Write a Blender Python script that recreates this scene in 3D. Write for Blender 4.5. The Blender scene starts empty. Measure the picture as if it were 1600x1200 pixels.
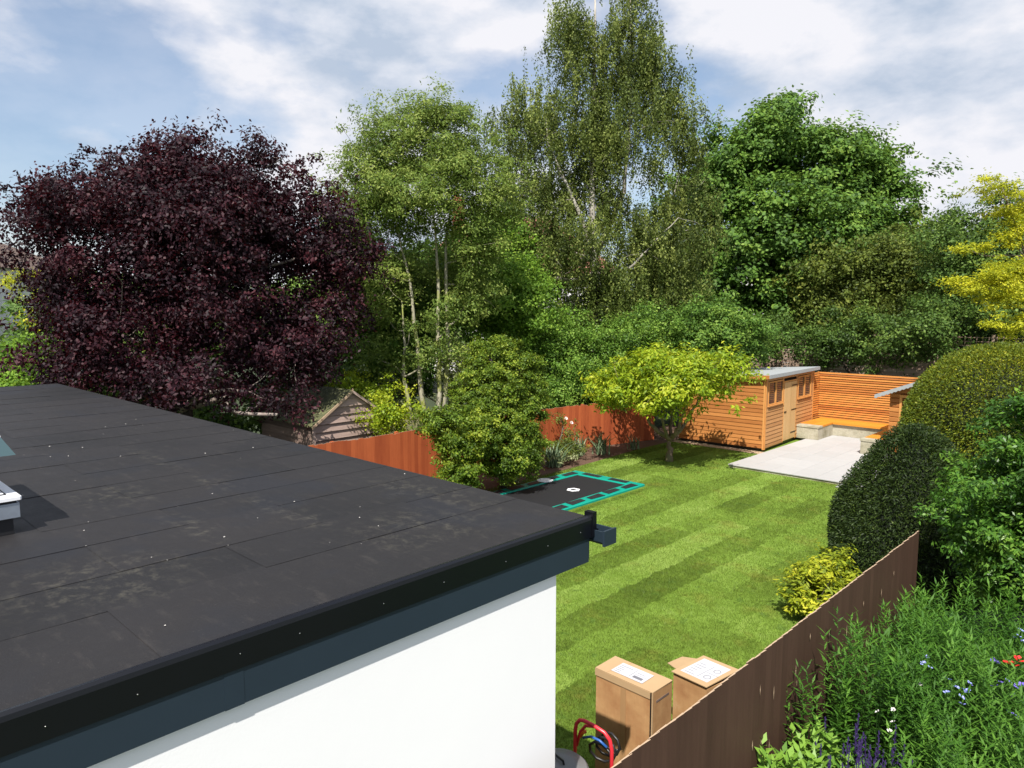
import bpy, math, random
import numpy as np
from mathutils import Vector, Matrix

# ---------------------------------------------------------------- camera
S = bpy.context.scene
COL = S.collection
R = math.radians
F = 1125.0 / 1600.0
YAW = R(43.8); PITCH = math.atan(118 / 1125.0); EYE = 4.4
cam_d = bpy.data.cameras.new('camera'); cam = bpy.data.objects.new('camera', cam_d); COL.objects.link(cam)
cam_d.sensor_width = 36; cam_d.lens = 36 * F; cam_d.clip_end = 2000; cam_d.clip_start = 0.05
cam.location = (0, 0, EYE); cam.rotation_euler = (R(90) - PITCH, 0, YAW)
S.camera = cam
# ---------------------------------------------------------------- sun and sky
EL = R(54); SDX, SDY = -0.503, 0.864
sun_d = bpy.data.lights.new('sun', 'SUN'); sun_d.energy = 5.0; sun_d.angle = R(0.5); sun_d.color = (1, 0.95, 0.87)
sun = bpy.data.objects.new('sun', sun_d); COL.objects.link(sun)
sv = Vector((SDX * math.cos(EL), SDY * math.cos(EL), -math.sin(EL)))
sun.rotation_euler = sv.to_track_quat('-Z', 'Y').to_euler(); sun.location = (10, -10, 30)
W = bpy.data.worlds.new('World'); S.world = W; W.use_nodes = True
nt = W.node_tree; nt.nodes.clear()
N = nt.nodes.new; Lk = nt.links.new
out = N('ShaderNodeOutputWorld'); sky = N('ShaderNodeTexSky'); sky.sky_type = 'NISHITA'
sky.sun_disc = False; sky.sun_elevation = EL; sky.sun_rotation = R(149.8); sky.air_density = 1.0; sky.dust_density = 1.5
bg = N('ShaderNodeBackground'); bg.inputs[1].default_value = 0.105; Lk(sky.outputs[0], bg.inputs[0])
tc = N('ShaderNodeTexCoord'); sep = N('ShaderNodeSeparateXYZ'); Lk(tc.outputs['Generated'], sep.inputs[0])
def wmath(op, a, b=None):
    n = N('ShaderNodeMath'); n.operation = op
    for i, v in enumerate((a, b)):
        if v is None: continue
        if isinstance(v, (int, float)): n.inputs[i].default_value = v
        else: Lk(v, n.inputs[i])
    return n.outputs[0]
cmb = N('ShaderNodeCombineXYZ'); Lk(sep.outputs[0], cmb.inputs[0]); Lk(sep.outputs[1], cmb.inputs[1]); Lk(wmath('MULTIPLY', sep.outputs[2], 2.1), cmb.inputs[2])
def wnoise(scale, detail, rough, off):
    mp = N('ShaderNodeMapping'); mp.inputs['Location'].default_value = off; Lk(cmb.outputs[0], mp.inputs[0])
    n = N('ShaderNodeTexNoise'); n.inputs['Scale'].default_value = scale; n.inputs['Detail'].default_value = detail
    n.inputs['Roughness'].default_value = rough; Lk(mp.outputs[0], n.inputs[0]); return n.outputs[0]
def wramp(v, stops):
    r = N('ShaderNodeValToRGB'); Lk(v, r.inputs[0]); e = r.color_ramp.elements
    while len(e) < len(stops): e.new(0.5)
    for k, (p, c) in zip(e, stops):
        k.position = p; k.color = (*c, 1) if isinstance(c, tuple) else (c, c, c, 1)
    return r.outputs[0]
mask = wramp(wnoise(2.6, 11, 0.55, (-8.2, 15.4, 0.4)), [(0.43, 0.25), (0.50, 0.70), (0.54, 1.0)])
ccol = wramp(wnoise(5.0, 11, 0.56, (-8.2, 15.4, 0.52)), [(0.38, (0.40, 0.47, 0.58)), (0.48, (0.56, 0.60, 0.68)), (0.58, (0.72, 0.72, 0.76))])
bgc = N('ShaderNodeBackground'); Lk(ccol, bgc.inputs[0]); bgc.inputs[1].default_value = 0.84
mx = N('ShaderNodeMixShader'); Lk(mask, mx.inputs[0]); Lk(bg.outputs[0], mx.inputs[1]); Lk(bgc.outputs[0], mx.inputs[2])
Lk(mx.outputs[0], out.inputs[0])
S.view_settings.view_transform = 'Standard'; S.view_settings.look = 'None'
S.view_settings.exposure = 0.6; S.view_settings.gamma = 1.0; S.view_settings.use_curve_mapping = False
S.render.engine = 'CYCLES'
S.cycles.max_bounces = 6; S.cycles.transparent_max_bounces = 6

# ---------------------------------------------------------------- helpers
fw = np.array([-math.sin(YAW) * math.cos(PITCH), math.cos(YAW) * math.cos(PITCH), -math.sin(PITCH)])
rt = np.array([math.cos(YAW), math.sin(YAW), 0.0]); upv = np.cross(rt, fw)
def at(x, y, d):      # where a sight line of the photograph is d metres away
    return np.array([0, 0, EYE]) + (fw + rt * (x - 800) / 1125 - upv * (y - 600) / 1125) * d
rnd = random.Random(7)
RG = np.random.default_rng(11)

def tag(o, label=None, cat=None, group=None, kind=None):
    if label: o['label'] = label
    if cat: o['category'] = cat
    if group: o['group'] = group
    if kind: o['kind'] = kind
    return o
def empty(name, loc=(0, 0, 0), rz=0.0):
    o = bpy.data.objects.new(name, None); COL.objects.link(o)
    o.location = loc; o.rotation_euler = (0, 0, rz); o.empty_display_size = 0.2
    return o
def link(name, me, parent=None, loc=(0, 0, 0), rot=(0, 0, 0), scale=(1, 1, 1)):
    o = bpy.data.objects.new(name, me); COL.objects.link(o)
    o.location = loc; o.rotation_euler = rot; o.scale = scale
    if parent: o.parent = parent
    return o
class MB:
    def __init__(s): s.v = []; s.f = []; s.m = []
    def add(s, vs, fs, mi=0):
        b = len(s.v); s.v += [tuple(map(float, v)) for v in vs]; s.f += [tuple(b + i for i in f) for f in fs]; s.m += [mi] * len(fs); return s
    def box(s, x0, y0, z0, x1, y1, z1, mi=0):
        vs = [(x0, y0, z0), (x1, y0, z0), (x1, y1, z0), (x0, y1, z0), (x0, y0, z1), (x1, y0, z1), (x1, y1, z1), (x0, y1, z1)]
        return s.add(vs, [(0, 3, 2, 1), (4, 5, 6, 7), (0, 1, 5, 4), (1, 2, 6, 5), (2, 3, 7, 6), (3, 0, 4, 7)], mi)
    def bbox(s, x0, y0, z0, x1, y1, z1, b, mi=0):   # box with chamfered vertical and top edges
        def ring(i, z): return [(x0 + i + b, y0 + i, z), (x1 - i - b, y0 + i, z), (x1 - i, y0 + i + b, z), (x1 - i, y1 - i - b, z), (x1 - i - b, y1 - i, z), (x0 + i + b, y1 - i, z), (x0 + i, y1 - i - b, z), (x0 + i, y0 + i + b, z)]
        vs = ring(0, z0) + ring(0, z1 - b) + ring(b, z1)
        fs = [tuple(reversed(range(8))), tuple(range(16, 24))]
        for k in range(2):
            for i in range(8): fs.append((k * 8 + i, k * 8 + (i + 1) % 8, k * 8 + 8 + (i + 1) % 8, k * 8 + 8 + i))
        return s.add(vs, fs, mi)
    def prism(s, poly, axis, a0, a1, mi=0):   # poly in the two other axes, extruded along axis
        def P(p, a):
            q = list(p); q.insert(axis, a); return tuple(q)
        n = len(poly); vs = [P(p, a0) for p in poly] + [P(p, a1) for p in poly]
        fs = [tuple(range(n)), tuple(reversed(range(n, 2 * n)))] + [(i, n + i, n + (i + 1) % n, (i + 1) % n) for i in range(n)]
        return s.add(vs, fs, mi)
    def tube(s, pts, rad, n=6, mi=0, cap=True):
        pts = [Vector(p) for p in pts]
        if isinstance(rad, (int, float)): rad = [rad] * len(pts)
        b = len(s.v); u = None
        for i, p in enumerate(pts):
            t = (pts[min(i + 1, len(pts) - 1)] - pts[max(i - 1, 0)])
            t = t.normalized() if t.length > 1e-9 else Vector((0, 0, 1))
            if u is None: u = t.orthogonal().normalized()
            else:
                u = u - t * u.dot(t); u = u.normalized() if u.length > 1e-6 else t.orthogonal().normalized()
            w = t.cross(u)
            for k in range(n):
                a = 2 * math.pi * k / n; q = p + (u * math.cos(a) + w * math.sin(a)) * rad[i]; s.v.append(tuple(q))
        for i in range(len(pts) - 1):
            for k in range(n):
                s.f.append((b + i * n + k, b + i * n + (k + 1) % n, b + (i + 1) * n + (k + 1) % n, b + (i + 1) * n + k)); s.m.append(mi)
        if cap:
            s.f.append(tuple(b + k for k in reversed(range(n)))); s.f.append(tuple(b + (len(pts) - 1) * n + k for k in range(n))); s.m += [mi, mi]
        return s
    def lathe(s, prof, n=20, c=(0, 0, 0), mi=0):
        b = len(s.v)
        for r, z in prof:
            for k in range(n):
                a = 2 * math.pi * k / n; s.v.append((c[0] + r * math.cos(a), c[1] + r * math.sin(a), c[2] + z))
        for i in range(len(prof) - 1):
            for k in range(n):
                s.f.append((b + i * n + k, b + i * n + (k + 1) % n, b + (i + 1) * n + (k + 1) % n, b + (i + 1) * n + k)); s.m.append(mi)
        return s
    def mesh(s, name, mats):
        me = bpy.data.meshes.new(name); me.from_pydata(s.v, [], s.f); me.update()
        for m in (mats if isinstance(mats, (list, tuple)) else [mats]): me.materials.append(m)
        if any(s.m): me.polygons.foreach_set('material_index', s.m)
        return me
    def obj(s, name, mats, parent=None, smooth=False, kind=None, label=None, **k):
        me = s.mesh(name, mats)
        if smooth: me.polygons.foreach_set('use_smooth', [True] * len(me.polygons))
        o = link(name, me, parent, **k)
        if kind: o['kind'] = kind
        if label: o['label'] = label
        return o

# ---------------------------------------------------------------- materials
def new_mat(name):
    m = bpy.data.materials.new(name); m.use_nodes = True; t = m.node_tree; t.nodes.clear(); return m, t
class NB:
    def __init__(s, t): s.t = t
    def n(s, typ, **kw):
        x = s.t.nodes.new(typ)
        for k, v in kw.items(): setattr(x, k, v)
        return x
    def set(s, sock, v):
        if isinstance(v, bpy.types.NodeSocket): s.t.links.new(v, sock)
        elif isinstance(v, tuple) and len(v) == 3 and sock.type == 'RGBA': sock.default_value = (*v, 1)
        else: sock.default_value = v
    def math(s, op, a, b=0.0, clamp=False):
        x = s.n('ShaderNodeMath', operation=op, use_clamp=clamp); s.set(x.inputs[0], a); s.set(x.inputs[1], b); return x.outputs[0]
    def mix(s, f, a, b, mode='MIX'):
        x = s.n('ShaderNodeMix', data_type='RGBA', blend_type=mode); s.set(x.inputs[0], f); s.set(x.inputs[6], a); s.set(x.inputs[7], b); return x.outputs[2]
    def coord(s, which='Object', scale=(1, 1, 1), loc=(0, 0, 0), src=None):
        if src is None: src = s.n('ShaderNodeTexCoord').outputs[which] if which != 'World' else s.n('ShaderNodeNewGeometry').outputs['Position']
        m = s.n('ShaderNodeMapping'); m.inputs['Scale'].default_value = scale; m.inputs['Location'].default_value = loc; s.set(m.inputs[0], src); return m.outputs[0]
    def noise(s, vec, scale, detail=4, rough=0.55, dist=0.0):
        x = s.n('ShaderNodeTexNoise'); s.set(x.inputs['Vector'], vec); x.inputs['Scale'].default_value = scale; x.inputs['Detail'].default_value = detail
        x.inputs['Roughness'].default_value = rough; x.inputs['Distortion'].default_value = dist; return x.outputs[0]
    def ramp(s, v, stops, interp='LINEAR'):
        r = s.n('ShaderNodeValToRGB'); s.set(r.inputs[0], v); e = r.color_ramp.elements; r.color_ramp.interpolation = interp
        while len(e) < len(stops): e.new(0.5)
        for k, (p, c) in zip(e, stops):
            k.position = p; k.color = (*c, 1) if isinstance(c, tuple) else (c, c, c, 1)
        return r.outputs[0]
    def bump(s, h, strength=0.3, dist=0.01):
        b = s.n('ShaderNodeBump'); b.inputs['Strength'].default_value = strength; b.inputs['Distance'].default_value = dist; s.set(b.inputs['Height'], h); return b.outputs[0]
    def rand(s): return s.n('ShaderNodeObjectInfo').outputs['Random']
    def bsdf(s, col, rough=0.6, metal=0.0, normal=None, spec=0.5, out=True, **kw):
        p = s.n('ShaderNodeBsdfPrincipled'); s.set(p.inputs['Base Color'], col); s.set(p.inputs['Roughness'], rough); s.set(p.inputs['Metallic'], metal)
        s.set(p.inputs['Specular IOR Level'], spec)
        if normal is not None: s.set(p.inputs['Normal'], normal)
        for k, v in kw.items(): s.set(p.inputs[k], v)
        if out: s.t.links.new(p.outputs[0], s.n('ShaderNodeOutputMaterial').inputs[0])
        return p.outputs[0]
def leaf_mat(name, dark, mid, light, rough=0.45, trans=0.3, tcol=None):
    m, t = new_mat(name); b = NB(t)
    a = b.n('ShaderNodeAttribute'); a.attribute_name = 'tint'
    big = b.noise(b.coord('World'), 0.7, 2)
    v = b.math('ADD', a.outputs['Fac'], b.math('MULTIPLY', b.math('SUBTRACT', big, 0.5), 0.7), True)
    c = b.ramp(v, [(0.0, dark), (0.5, mid), (1.0, light)])
    p = b.bsdf(c, min(.65, rough + .1), out=False, spec=0.3)
    tr = b.n('ShaderNodeBsdfTranslucent'); b.set(tr.inputs[0], b.mix(0.5, c, tcol if tcol else light))
    mx = b.n('ShaderNodeMixShader'); mx.inputs[0].default_value = trans; t.links.new(p, mx.inputs[1]); t.links.new(tr.outputs[0], mx.inputs[2])
    t.links.new(mx.outputs[0], b.n('ShaderNodeOutputMaterial').inputs[0]); return m
def bark_mat(name, c1, c2, scale=8, moss=None):
    m, t = new_mat(name); b = NB(t); co = b.coord('World', (1, 1, 0.35)); n = b.noise(co, scale, 6, 0.65)
    c = b.ramp(n, [(0.3, c1), (0.7, c2)])
    if moss: c = b.mix(b.ramp(b.noise(b.coord('World'), 3.1, 3), [(0.5, 0.0), (0.6, 1.0)]), c, moss)
    b.bsdf(c, 0.85, normal=b.bump(n, 0.6, 0.02)); return m
def wood_mat(name, c1, c2, axis=2, rough=0.65, var=0.35, grain=30, knots=True, spec=0.3, bump=0.25):
    m, t = new_mat(name); b = NB(t)
    sc = [grain, grain, grain]; sc[axis] = grain * 0.06
    r = b.rand(); off = b.n('ShaderNodeVectorMath', operation='ADD'); b.set(off.inputs[0], b.coord('Object'))
    cx = b.n('ShaderNodeCombineXYZ'); b.set(cx.inputs[0], b.math('MULTIPLY', r, 17.0)); b.set(cx.inputs[1], b.math('MULTIPLY', r, 31.0)); b.set(cx.inputs[2], b.math('MULTIPLY', r, 23.0)); b.set(off.inputs[1], cx.outputs[0])
    n = b.noise(b.coord(src=off.outputs[0], scale=tuple(sc)), 1.0, 5, 0.6, 0.4)
    n2 = b.noise(off.outputs[0], 2.0, 3)
    v = b.math('ADD', b.math('MULTIPLY', n, 0.6), b.math('MULTIPLY', r, var)); v = b.math('ADD', v, b.math('MULTIPLY', n2, 0.3))
    c = b.ramp(v, [(0.3, c1), (0.95, c2)])
    if knots:
        sk = [7, 7, 7]; sk[axis] = 3
        vo = b.n('ShaderNodeTexVoronoi'); b.set(vo.inputs['Vector'], b.coord(src=off.outputs[0], scale=tuple(sk)))
        k = b.ramp(vo.outputs['Distance'], [(0.05, 1.0), (0.11, 0.0)]); c = b.mix(b.math('MULTIPLY', k, 0.6), c, tuple(x * 0.35 for x in c1))
    b.bsdf(c, rough, normal=b.bump(n, bump, 0.004), spec=spec); return m
def plain(name, col, rough=0.5, metal=0.0, var=0.1, scale=6, bump=0.1, spec=0.5, **kw):
    m, t = new_mat(name); b = NB(t); n = b.noise(b.coord('Object'), scale, 5)
    c = b.mix(n, tuple(x * (1 - var) for x in col), tuple(min(1, x * (1 + var)) for x in col))
    b.bsdf(c, rough, metal, normal=b.bump(n, bump, 0.003), spec=spec, **kw); return m

M = {}
M['plum'] = leaf_mat('purple_leaf', (0.007, 0.003, 0.006), (0.022, 0.005, 0.011), (0.075, 0.017, 0.024), 0.5, 0.18, (0.14, 0.010, 0.014))
M['rowan'] = leaf_mat('rowan_leaf', (0.05, 0.095, 0.014), (0.1652, 0.2537, 0.0413), (0.3776, 0.4366, 0.1062), 0.5, 0.4)
M['birch'] = leaf_mat('birch_leaf', (0.032, 0.052, 0.01), (0.1121, 0.1593, 0.0283), (0.2832, 0.3304, 0.0826), 0.5, 0.34)
M['maple'] = leaf_mat('maple_leaf', (0.028, 0.068, 0.011), (0.1003, 0.2065, 0.0283), (0.2242, 0.3422, 0.0531), 0.5, 0.32)
M['dark'] = leaf_mat('dark_leaf', (0.02, 0.042, 0.008), (0.0767, 0.1475, 0.0236), (0.2006, 0.295, 0.0531), 0.5, 0.3)
M['olive'] = leaf_mat('olive_leaf', (0.034, 0.054, 0.009), (0.1239, 0.1711, 0.026), (0.2832, 0.3186, 0.059), 0.5, 0.32)
M['mid'] = leaf_mat('mid_leaf', (0.035, 0.085, 0.009), (0.1475, 0.2832, 0.0283), (0.3304, 0.4838, 0.059), 0.5, 0.4)
M['lime'] = leaf_mat('lime_leaf', (0.09, 0.17, 0.010), (0.28, 0.39, 0.020), (0.52, 0.54, 0.04), 0.42, 0.4, (0.5, 0.56, 0.02))
M['gold'] = leaf_mat('gold_leaf', (0.13, 0.18, 0.010), (0.40, 0.43, 0.018), (0.66, 0.62, 0.035), 0.5, 0.4, (0.6, 0.6, 0.03))
M['limegold'] = leaf_mat('lime_gold_leaf', (0.05, 0.10, 0.01), (0.28, 0.34, 0.018), (0.58, 0.56, 0.04), 0.45, 0.35)
M['mgreen'] = leaf_mat('mid_green_leaf', (0.03, 0.07, 0.01), (0.118, 0.236, 0.0283), (0.295, 0.4366, 0.0708), 0.45, 0.34)
M['varieg'] = leaf_mat('variegated_leaf', (0.10, 0.14, 0.04), (0.30, 0.34, 0.15), (0.55, 0.55, 0.35), 0.5, 0.3)
M['euon'] = leaf_mat('euonymus_leaf', (0.030, 0.065, 0.007), (0.12, 0.20, 0.016), (0.34, 0.40, 0.04), 0.45, 0.34)
M['yew'] = leaf_mat('yew_leaf', (0.012, 0.026, 0.005), (0.034, 0.062, 0.009), (0.085, 0.125, 0.02), 0.5, 0.15)
M['gyew'] = leaf_mat('golden_yew_leaf', (0.045, 0.075, 0.007), (0.145, 0.195, 0.014), (0.46, 0.44, 0.03), 0.5, 0.25)
M['laurel'] = leaf_mat('laurel_leaf', (0.020, 0.060, 0.008), (0.065, 0.165, 0.018), (0.19, 0.34, 0.045), 0.3, 0.26)
M['peren'] = leaf_mat('perennial_leaf', (0.018, 0.055, 0.007), (0.048, 0.140, 0.012), (0.13, 0.28, 0.03), 0.5, 0.36)
M['iris'] = leaf_mat('iris_leaf', (0.08, 0.13, 0.07), (0.15, 0.22, 0.12), (0.28, 0.34, 0.20), 0.5, 0.25)
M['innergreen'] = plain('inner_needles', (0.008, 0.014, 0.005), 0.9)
M['bark'] = bark_mat('grey_bark', (0.05, 0.038, 0.028), (0.16, 0.13, 0.10), 9)
M['pbark'] = bark_mat('pale_mossy_bark', (0.16, 0.15, 0.09), (0.42, 0.39, 0.29), 7, (0.22, 0.24, 0.06))
M['wbark'] = bark_mat('birch_bark', (0.14, 0.12, 0.10), (0.50, 0.47, 0.41), 4)
M['dbark'] = bark_mat('dark_bark', (0.018, 0.013, 0.010), (0.06, 0.045, 0.035), 6)
M['twig'] = bark_mat('pale_twig', (0.16, 0.12, 0.10), (0.34, 0.29, 0.26), 9)
M['trunk_s'] = bark_mat('brown_mottled_bark', (0.09, 0.06, 0.04), (0.26, 0.19, 0.13), 11, (0.14, 0.13, 0.06))
M['orange_fence'] = wood_mat('orange_stained_board', (0.27, 0.055, 0.020), (0.46, 0.115, 0.040), 2, var=0.45)
M['brown_fence'] = wood_mat('brown_stained_board', (0.050, 0.026, 0.018), (0.085, 0.046, 0.032), 2, rough=0.6, var=0.25, knots=False)
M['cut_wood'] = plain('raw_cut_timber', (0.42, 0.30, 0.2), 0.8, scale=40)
M['shed'] = wood_mat('honey_shed_board', (0.27, 0.090, 0.020), (0.48, 0.20, 0.055), 0, var=0.5)
M['shedy'] = wood_mat('honey_front_board', (0.34, 0.16, 0.06), (0.54, 0.29, 0.12), 1, var=0.35)
M['shedv'] = wood_mat('honey_trim', (0.46, 0.19, 0.05), (0.64, 0.32, 0.10), 2, var=0.3)
M['door'] = wood_mat('pale_door_board', (0.48, 0.29, 0.12), (0.64, 0.42, 0.20), 2, var=0.25)
M['slat'] = wood_mat('cedar_slat', (0.34, 0.10, 0.022), (0.64, 0.27, 0.065), 0, var=0.9, knots=False)
M['deck'] = wood_mat('orange_deck_board', (0.50, 0.17, 0.018), (0.70, 0.29, 0.035), 0, var=0.3, knots=False, rough=0.5)
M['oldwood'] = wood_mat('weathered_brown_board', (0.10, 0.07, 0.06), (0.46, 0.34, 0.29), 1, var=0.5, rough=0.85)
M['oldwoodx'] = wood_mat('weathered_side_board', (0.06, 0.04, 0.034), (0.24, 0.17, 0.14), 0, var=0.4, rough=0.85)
M['palefence'] = wood_mat('pale_green_board', (0.20, 0.19, 0.09), (0.36, 0.34, 0.18), 2, var=0.4)
M['farfence'] = wood_mat('grey_panel_board', (0.22, 0.15, 0.11), (0.40, 0.30, 0.23), 0, var=0.4)
M['paint_black'] = plain('black_trim', (0.003, 0.0035, 0.006), 0.30, var=0.2, bump=0.03, spec=0.5)
M['fascia'] = plain('slate_blue_fascia', (0.016, 0.028, 0.042), 0.45, var=0.08, bump=0.03)
M['screw'] = plain('steel_screw', (0.6, 0.6, 0.6), 0.3, 1.0)
M['alu'] = plain('brushed_aluminium', (0.55, 0.62, 0.72), 0.33, 0.85, var=0.25, scale=14, bump=0.2)
M['white_frame'] = plain('white_frame', (0.78, 0.79, 0.82), 0.35)
M['seal'] = plain('rubber_seal', (0.01, 0.01, 0.012), 0.5)
M['teal_glass'] = plain('tinted_glass', (0.055, 0.095, 0.105), 0.12, 0.0, var=0.05, bump=0.0, spec=0.7)
M['win'] = plain('window_glass', (0.03, 0.032, 0.035), 0.05, bump=0.0, spec=0.8)
M['iron'] = plain('black_iron', (0.02, 0.018, 0.016), 0.45, 0.6)
M['tealpad'] = plain('teal_pad', (0.0, 0.27, 0.20), 0.45, var=0.15, scale=5, bump=0.3)
M['blackpad'] = plain('black_pad', (0.016, 0.017, 0.022), 0.5, var=0.3, bump=0.2)
M['tmat'] = plain('trampoline_mat', (0.006, 0.006, 0.008), 0.75, var=0.3, scale=30)
M['white'] = plain('white_print', (0.8, 0.8, 0.82), 0.5)
M['palegrit'] = plain('pale_grit', (0.42, 0.40, 0.38), 0.8)
M['red'] = plain('red_enamel', (0.62, 0.03, 0.045), 0.3)
M['black'] = plain('black_plastic', (0.012, 0.012, 0.013), 0.4)
M['blue'] = plain('blue_hose', (0.02, 0.10, 0.35), 0.4)
M['orange'] = plain('orange_plastic', (0.8, 0.16, 0.02), 0.4)
M['binlid'] = plain('grey_lid', (0.17, 0.17, 0.17), 0.45, var=0.1, bump=0.2)
M['binwhite'] = plain('white_bin', (0.7, 0.7, 0.7), 0.4)
M['soil'] = plain('soil', (0.10, 0.055, 0.035), 0.95, var=0.5, scale=14, bump=1.0)
M['petal_w'] = plain('white_petal', (0.75, 0.7, 0.68), 0.6)
M['petal_b'] = plain('blue_petal', (0.30, 0.34, 0.80), 0.6)
M['petal_v'] = plain('violet_petal', (0.16, 0.11, 0.55), 0.6)
M['petal_r'] = plain('red_petal', (0.72, 0.015, 0.02), 0.5)
M['salvia'] = plain('dark_purple_spike', (0.035, 0.018, 0.10), 0.6, var=0.4, scale=20)
M['pink'] = plain('pink_petal', (0.75, 0.4, 0.42), 0.6)
M['roofgrey'] = plain('grey_roof_felt', (0.30, 0.32, 0.33), 0.8, var=0.12, scale=12, bump=0.5)
M['tile'] = plain('red_brown_tile', (0.30, 0.13, 0.09), 0.8, var=0.25, scale=3, bump=0.5)
M['tilebrown'] = plain('brown_tile', (0.11, 0.075, 0.06), 0.8, var=0.25, scale=3, bump=0.5)
M['housewall'] = plain('white_house_render', (0.74, 0.73, 0.72), 0.8, var=0.04)
M['brick'] = plain('red_brick', (0.35, 0.10, 0.06), 0.85, var=0.3)

def mk_concrete():
    m, t = new_mat('stained_render'); b = NB(t); co = b.coord('World')
    n = b.noise(co, 1.7, 5, 0.6); n2 = b.noise(co, 22, 4)
    c = b.ramp(n, [(0.35, (0.24, 0.22, 0.14)), (0.6, (0.42, 0.39, 0.30))]); c = b.mix(0.25, c, b.ramp(n2, [(0.3, 0.1), (0.7, 0.7)]), 'OVERLAY')
    b.bsdf(c, 0.85, normal=b.bump(n2, 0.3, 0.005)); return m
M['concrete'] = mk_concrete()
def mk_patio():
    m, t = new_mat('pale_porcelain'); b = NB(t); co = b.coord('World')
    n = b.noise(co, 5, 6, 0.7); r = b.rand()
    c = b.mix(n, (0.38, 0.375, 0.375), (0.47, 0.465, 0.465)); c = b.mix(b.math('MULTIPLY', r, 0.4), c, (0.34, 0.335, 0.33))
    b.bsdf(c, 0.55, normal=b.bump(n, 0.1, 0.003)); return m
M['patio'] = mk_patio()
def mk_render():
    m, t = new_mat('white_render'); b = NB(t); co = b.coord('World'); n = b.noise(co, 90, 3); n2 = b.noise(co, 1.3, 4)
    c = b.mix(n2, (0.86, 0.86, 0.87), (0.90, 0.90, 0.90)); b.bsdf(c, 0.8, normal=b.bump(b.math('ADD', n, b.math('MULTIPLY', n2, 4.0)), 0.15, 0.003), spec=0.2); return m
M['render'] = mk_render()
def mk_felt():
    m, t = new_mat('roofing_felt'); b = NB(t); co = b.coord('World')
    fine = b.noise(co, 180, 3, 0.7); mid = b.noise(co, 2.2, 6, 0.65); big = b.noise(co, 0.7, 4)
    c = b.ramp(big, [(0.3, (0.0095, 0.0095, 0.0105)), (0.7, (0.019, 0.0175, 0.018))])
    c = b.mix(b.math('MULTIPLY', b.rand(), 0.5), c, (0.022, 0.020, 0.021))
    # dried puddle silt
    sp = b.n('ShaderNodeSeparateXYZ'); b.set(sp.inputs[0], co)
    def spot(x, y, rx, ry):
        dx = b.math('DIVIDE', b.math('SUBTRACT', sp.outputs[0], x), rx); dy = b.math('DIVIDE', b.math('SUBTRACT', sp.outputs[1], y), ry)
        d = b.math('ADD', b.math('MULTIPLY', dx, dx), b.math('MULTIPLY', dy, dy)); return b.math('SUBTRACT', 1.0, d, True)
    sm = spot(-4.2, 2.26, 0.75, 0.14)
    for s in [(-3.75, 1.05, 0.5, 0.5), (-4.3, 1.7, 0.5, 0.12), (-5.2, 2.26, 0.5, 0.12), (-3.3, 2.7, 0.45, 0.6), (-3.9, 3.2, 0.9, 0.25), (-5.4, 1.6, 0.5, 0.3), (-6.5, 2.3, 0.8, 0.12)]:
        sm = b.math('MAXIMUM', sm, spot(*s))
    stain = b.math('MULTIPLY', b.ramp(b.noise(co, 11.0, 10, 0.78, 0.2), [(0.50, 0.0), (0.70, 1.0)]), b.math('ADD', b.math('MULTIPLY', sm, 0.95), 0.05))
    c = b.mix(b.math('MULTIPLY', stain, 0.5), c, (0.13, 0.12, 0.09))
    faint = b.ramp(b.noise(b.coord('World', (1.2, 4, 1)), 3.5, 7, 0.75), [(0.55, 0.0), (0.75, 1.0)]); c = b.mix(b.math('MULTIPLY', faint, 0.12), c, (0.16, 0.14, 0.12))
    blue = b.ramp(b.noise(co, 1.1, 3), [(0.56, 0.0), (0.66, 1.0)]); c = b.mix(b.math('MULTIPLY', blue, 0.35), c, (0.012, 0.015, 0.023))
    speck = b.ramp(b.noise(co, 75, 2, 0.5), [(0.70, 0.0), (0.76, 1.0)]); c = b.mix(b.math('MULTIPLY', speck, 0.25), c, (0.09, 0.085, 0.08))
    b.bsdf(c, b.ramp(mid, [(0.3, 0.55), (0.7, 0.72)]), normal=b.bump(b.math('ADD', b.math('MULTIPLY', mid, 1.5), b.math('MULTIPLY', fine, 0.25)), 0.35, 0.01), spec=0.28); return m
M['felt'] = mk_felt()
def mk_card():
    m, t = new_mat('cardboard'); b = NB(t); co = b.coord('World'); n = b.noise(co, 5, 5, 0.6); n2 = b.noise(b.coord('World', (1, 1, 0.1)), 60, 2)
    c = b.ramp(n, [(0.3, (0.34, 0.17, 0.07)), (0.6, (0.44, 0.25, 0.11)), (0.8, (0.55, 0.38, 0.22))]); c = b.mix(0.08, c, n2, 'OVERLAY')
    b.bsdf(c, 0.75, normal=b.bump(n, 0.3, 0.01)); return m
M['card'] = mk_card(); M['cardlight'] = plain('cardboard_flap', (0.42, 0.28, 0.15), 0.8, var=0.1)
M['tape'] = plain('brown_parcel_tape', (0.36, 0.21, 0.10), 0.25, var=0.1); M['paper'] = plain('paper_label', (0.50, 0.50, 0.53), 0.45, bump=0.0); M['ink'] = plain('grey_print', (0.16, 0.16, 0.18), 0.6)
def mk_moss():
    m, t = new_mat('mossy_felt_roof'); b = NB(t); co = b.coord('World'); n = b.noise(co, 9, 6, 0.7)
    c = b.ramp(n, [(0.35, (0.05, 0.05, 0.035)), (0.55, (0.10, 0.11, 0.04)), (0.7, (0.24, 0.21, 0.13))]); b.bsdf(c, 0.95, normal=b.bump(n, 1.0, 0.04)); return m
M['moss'] = mk_moss()
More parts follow.
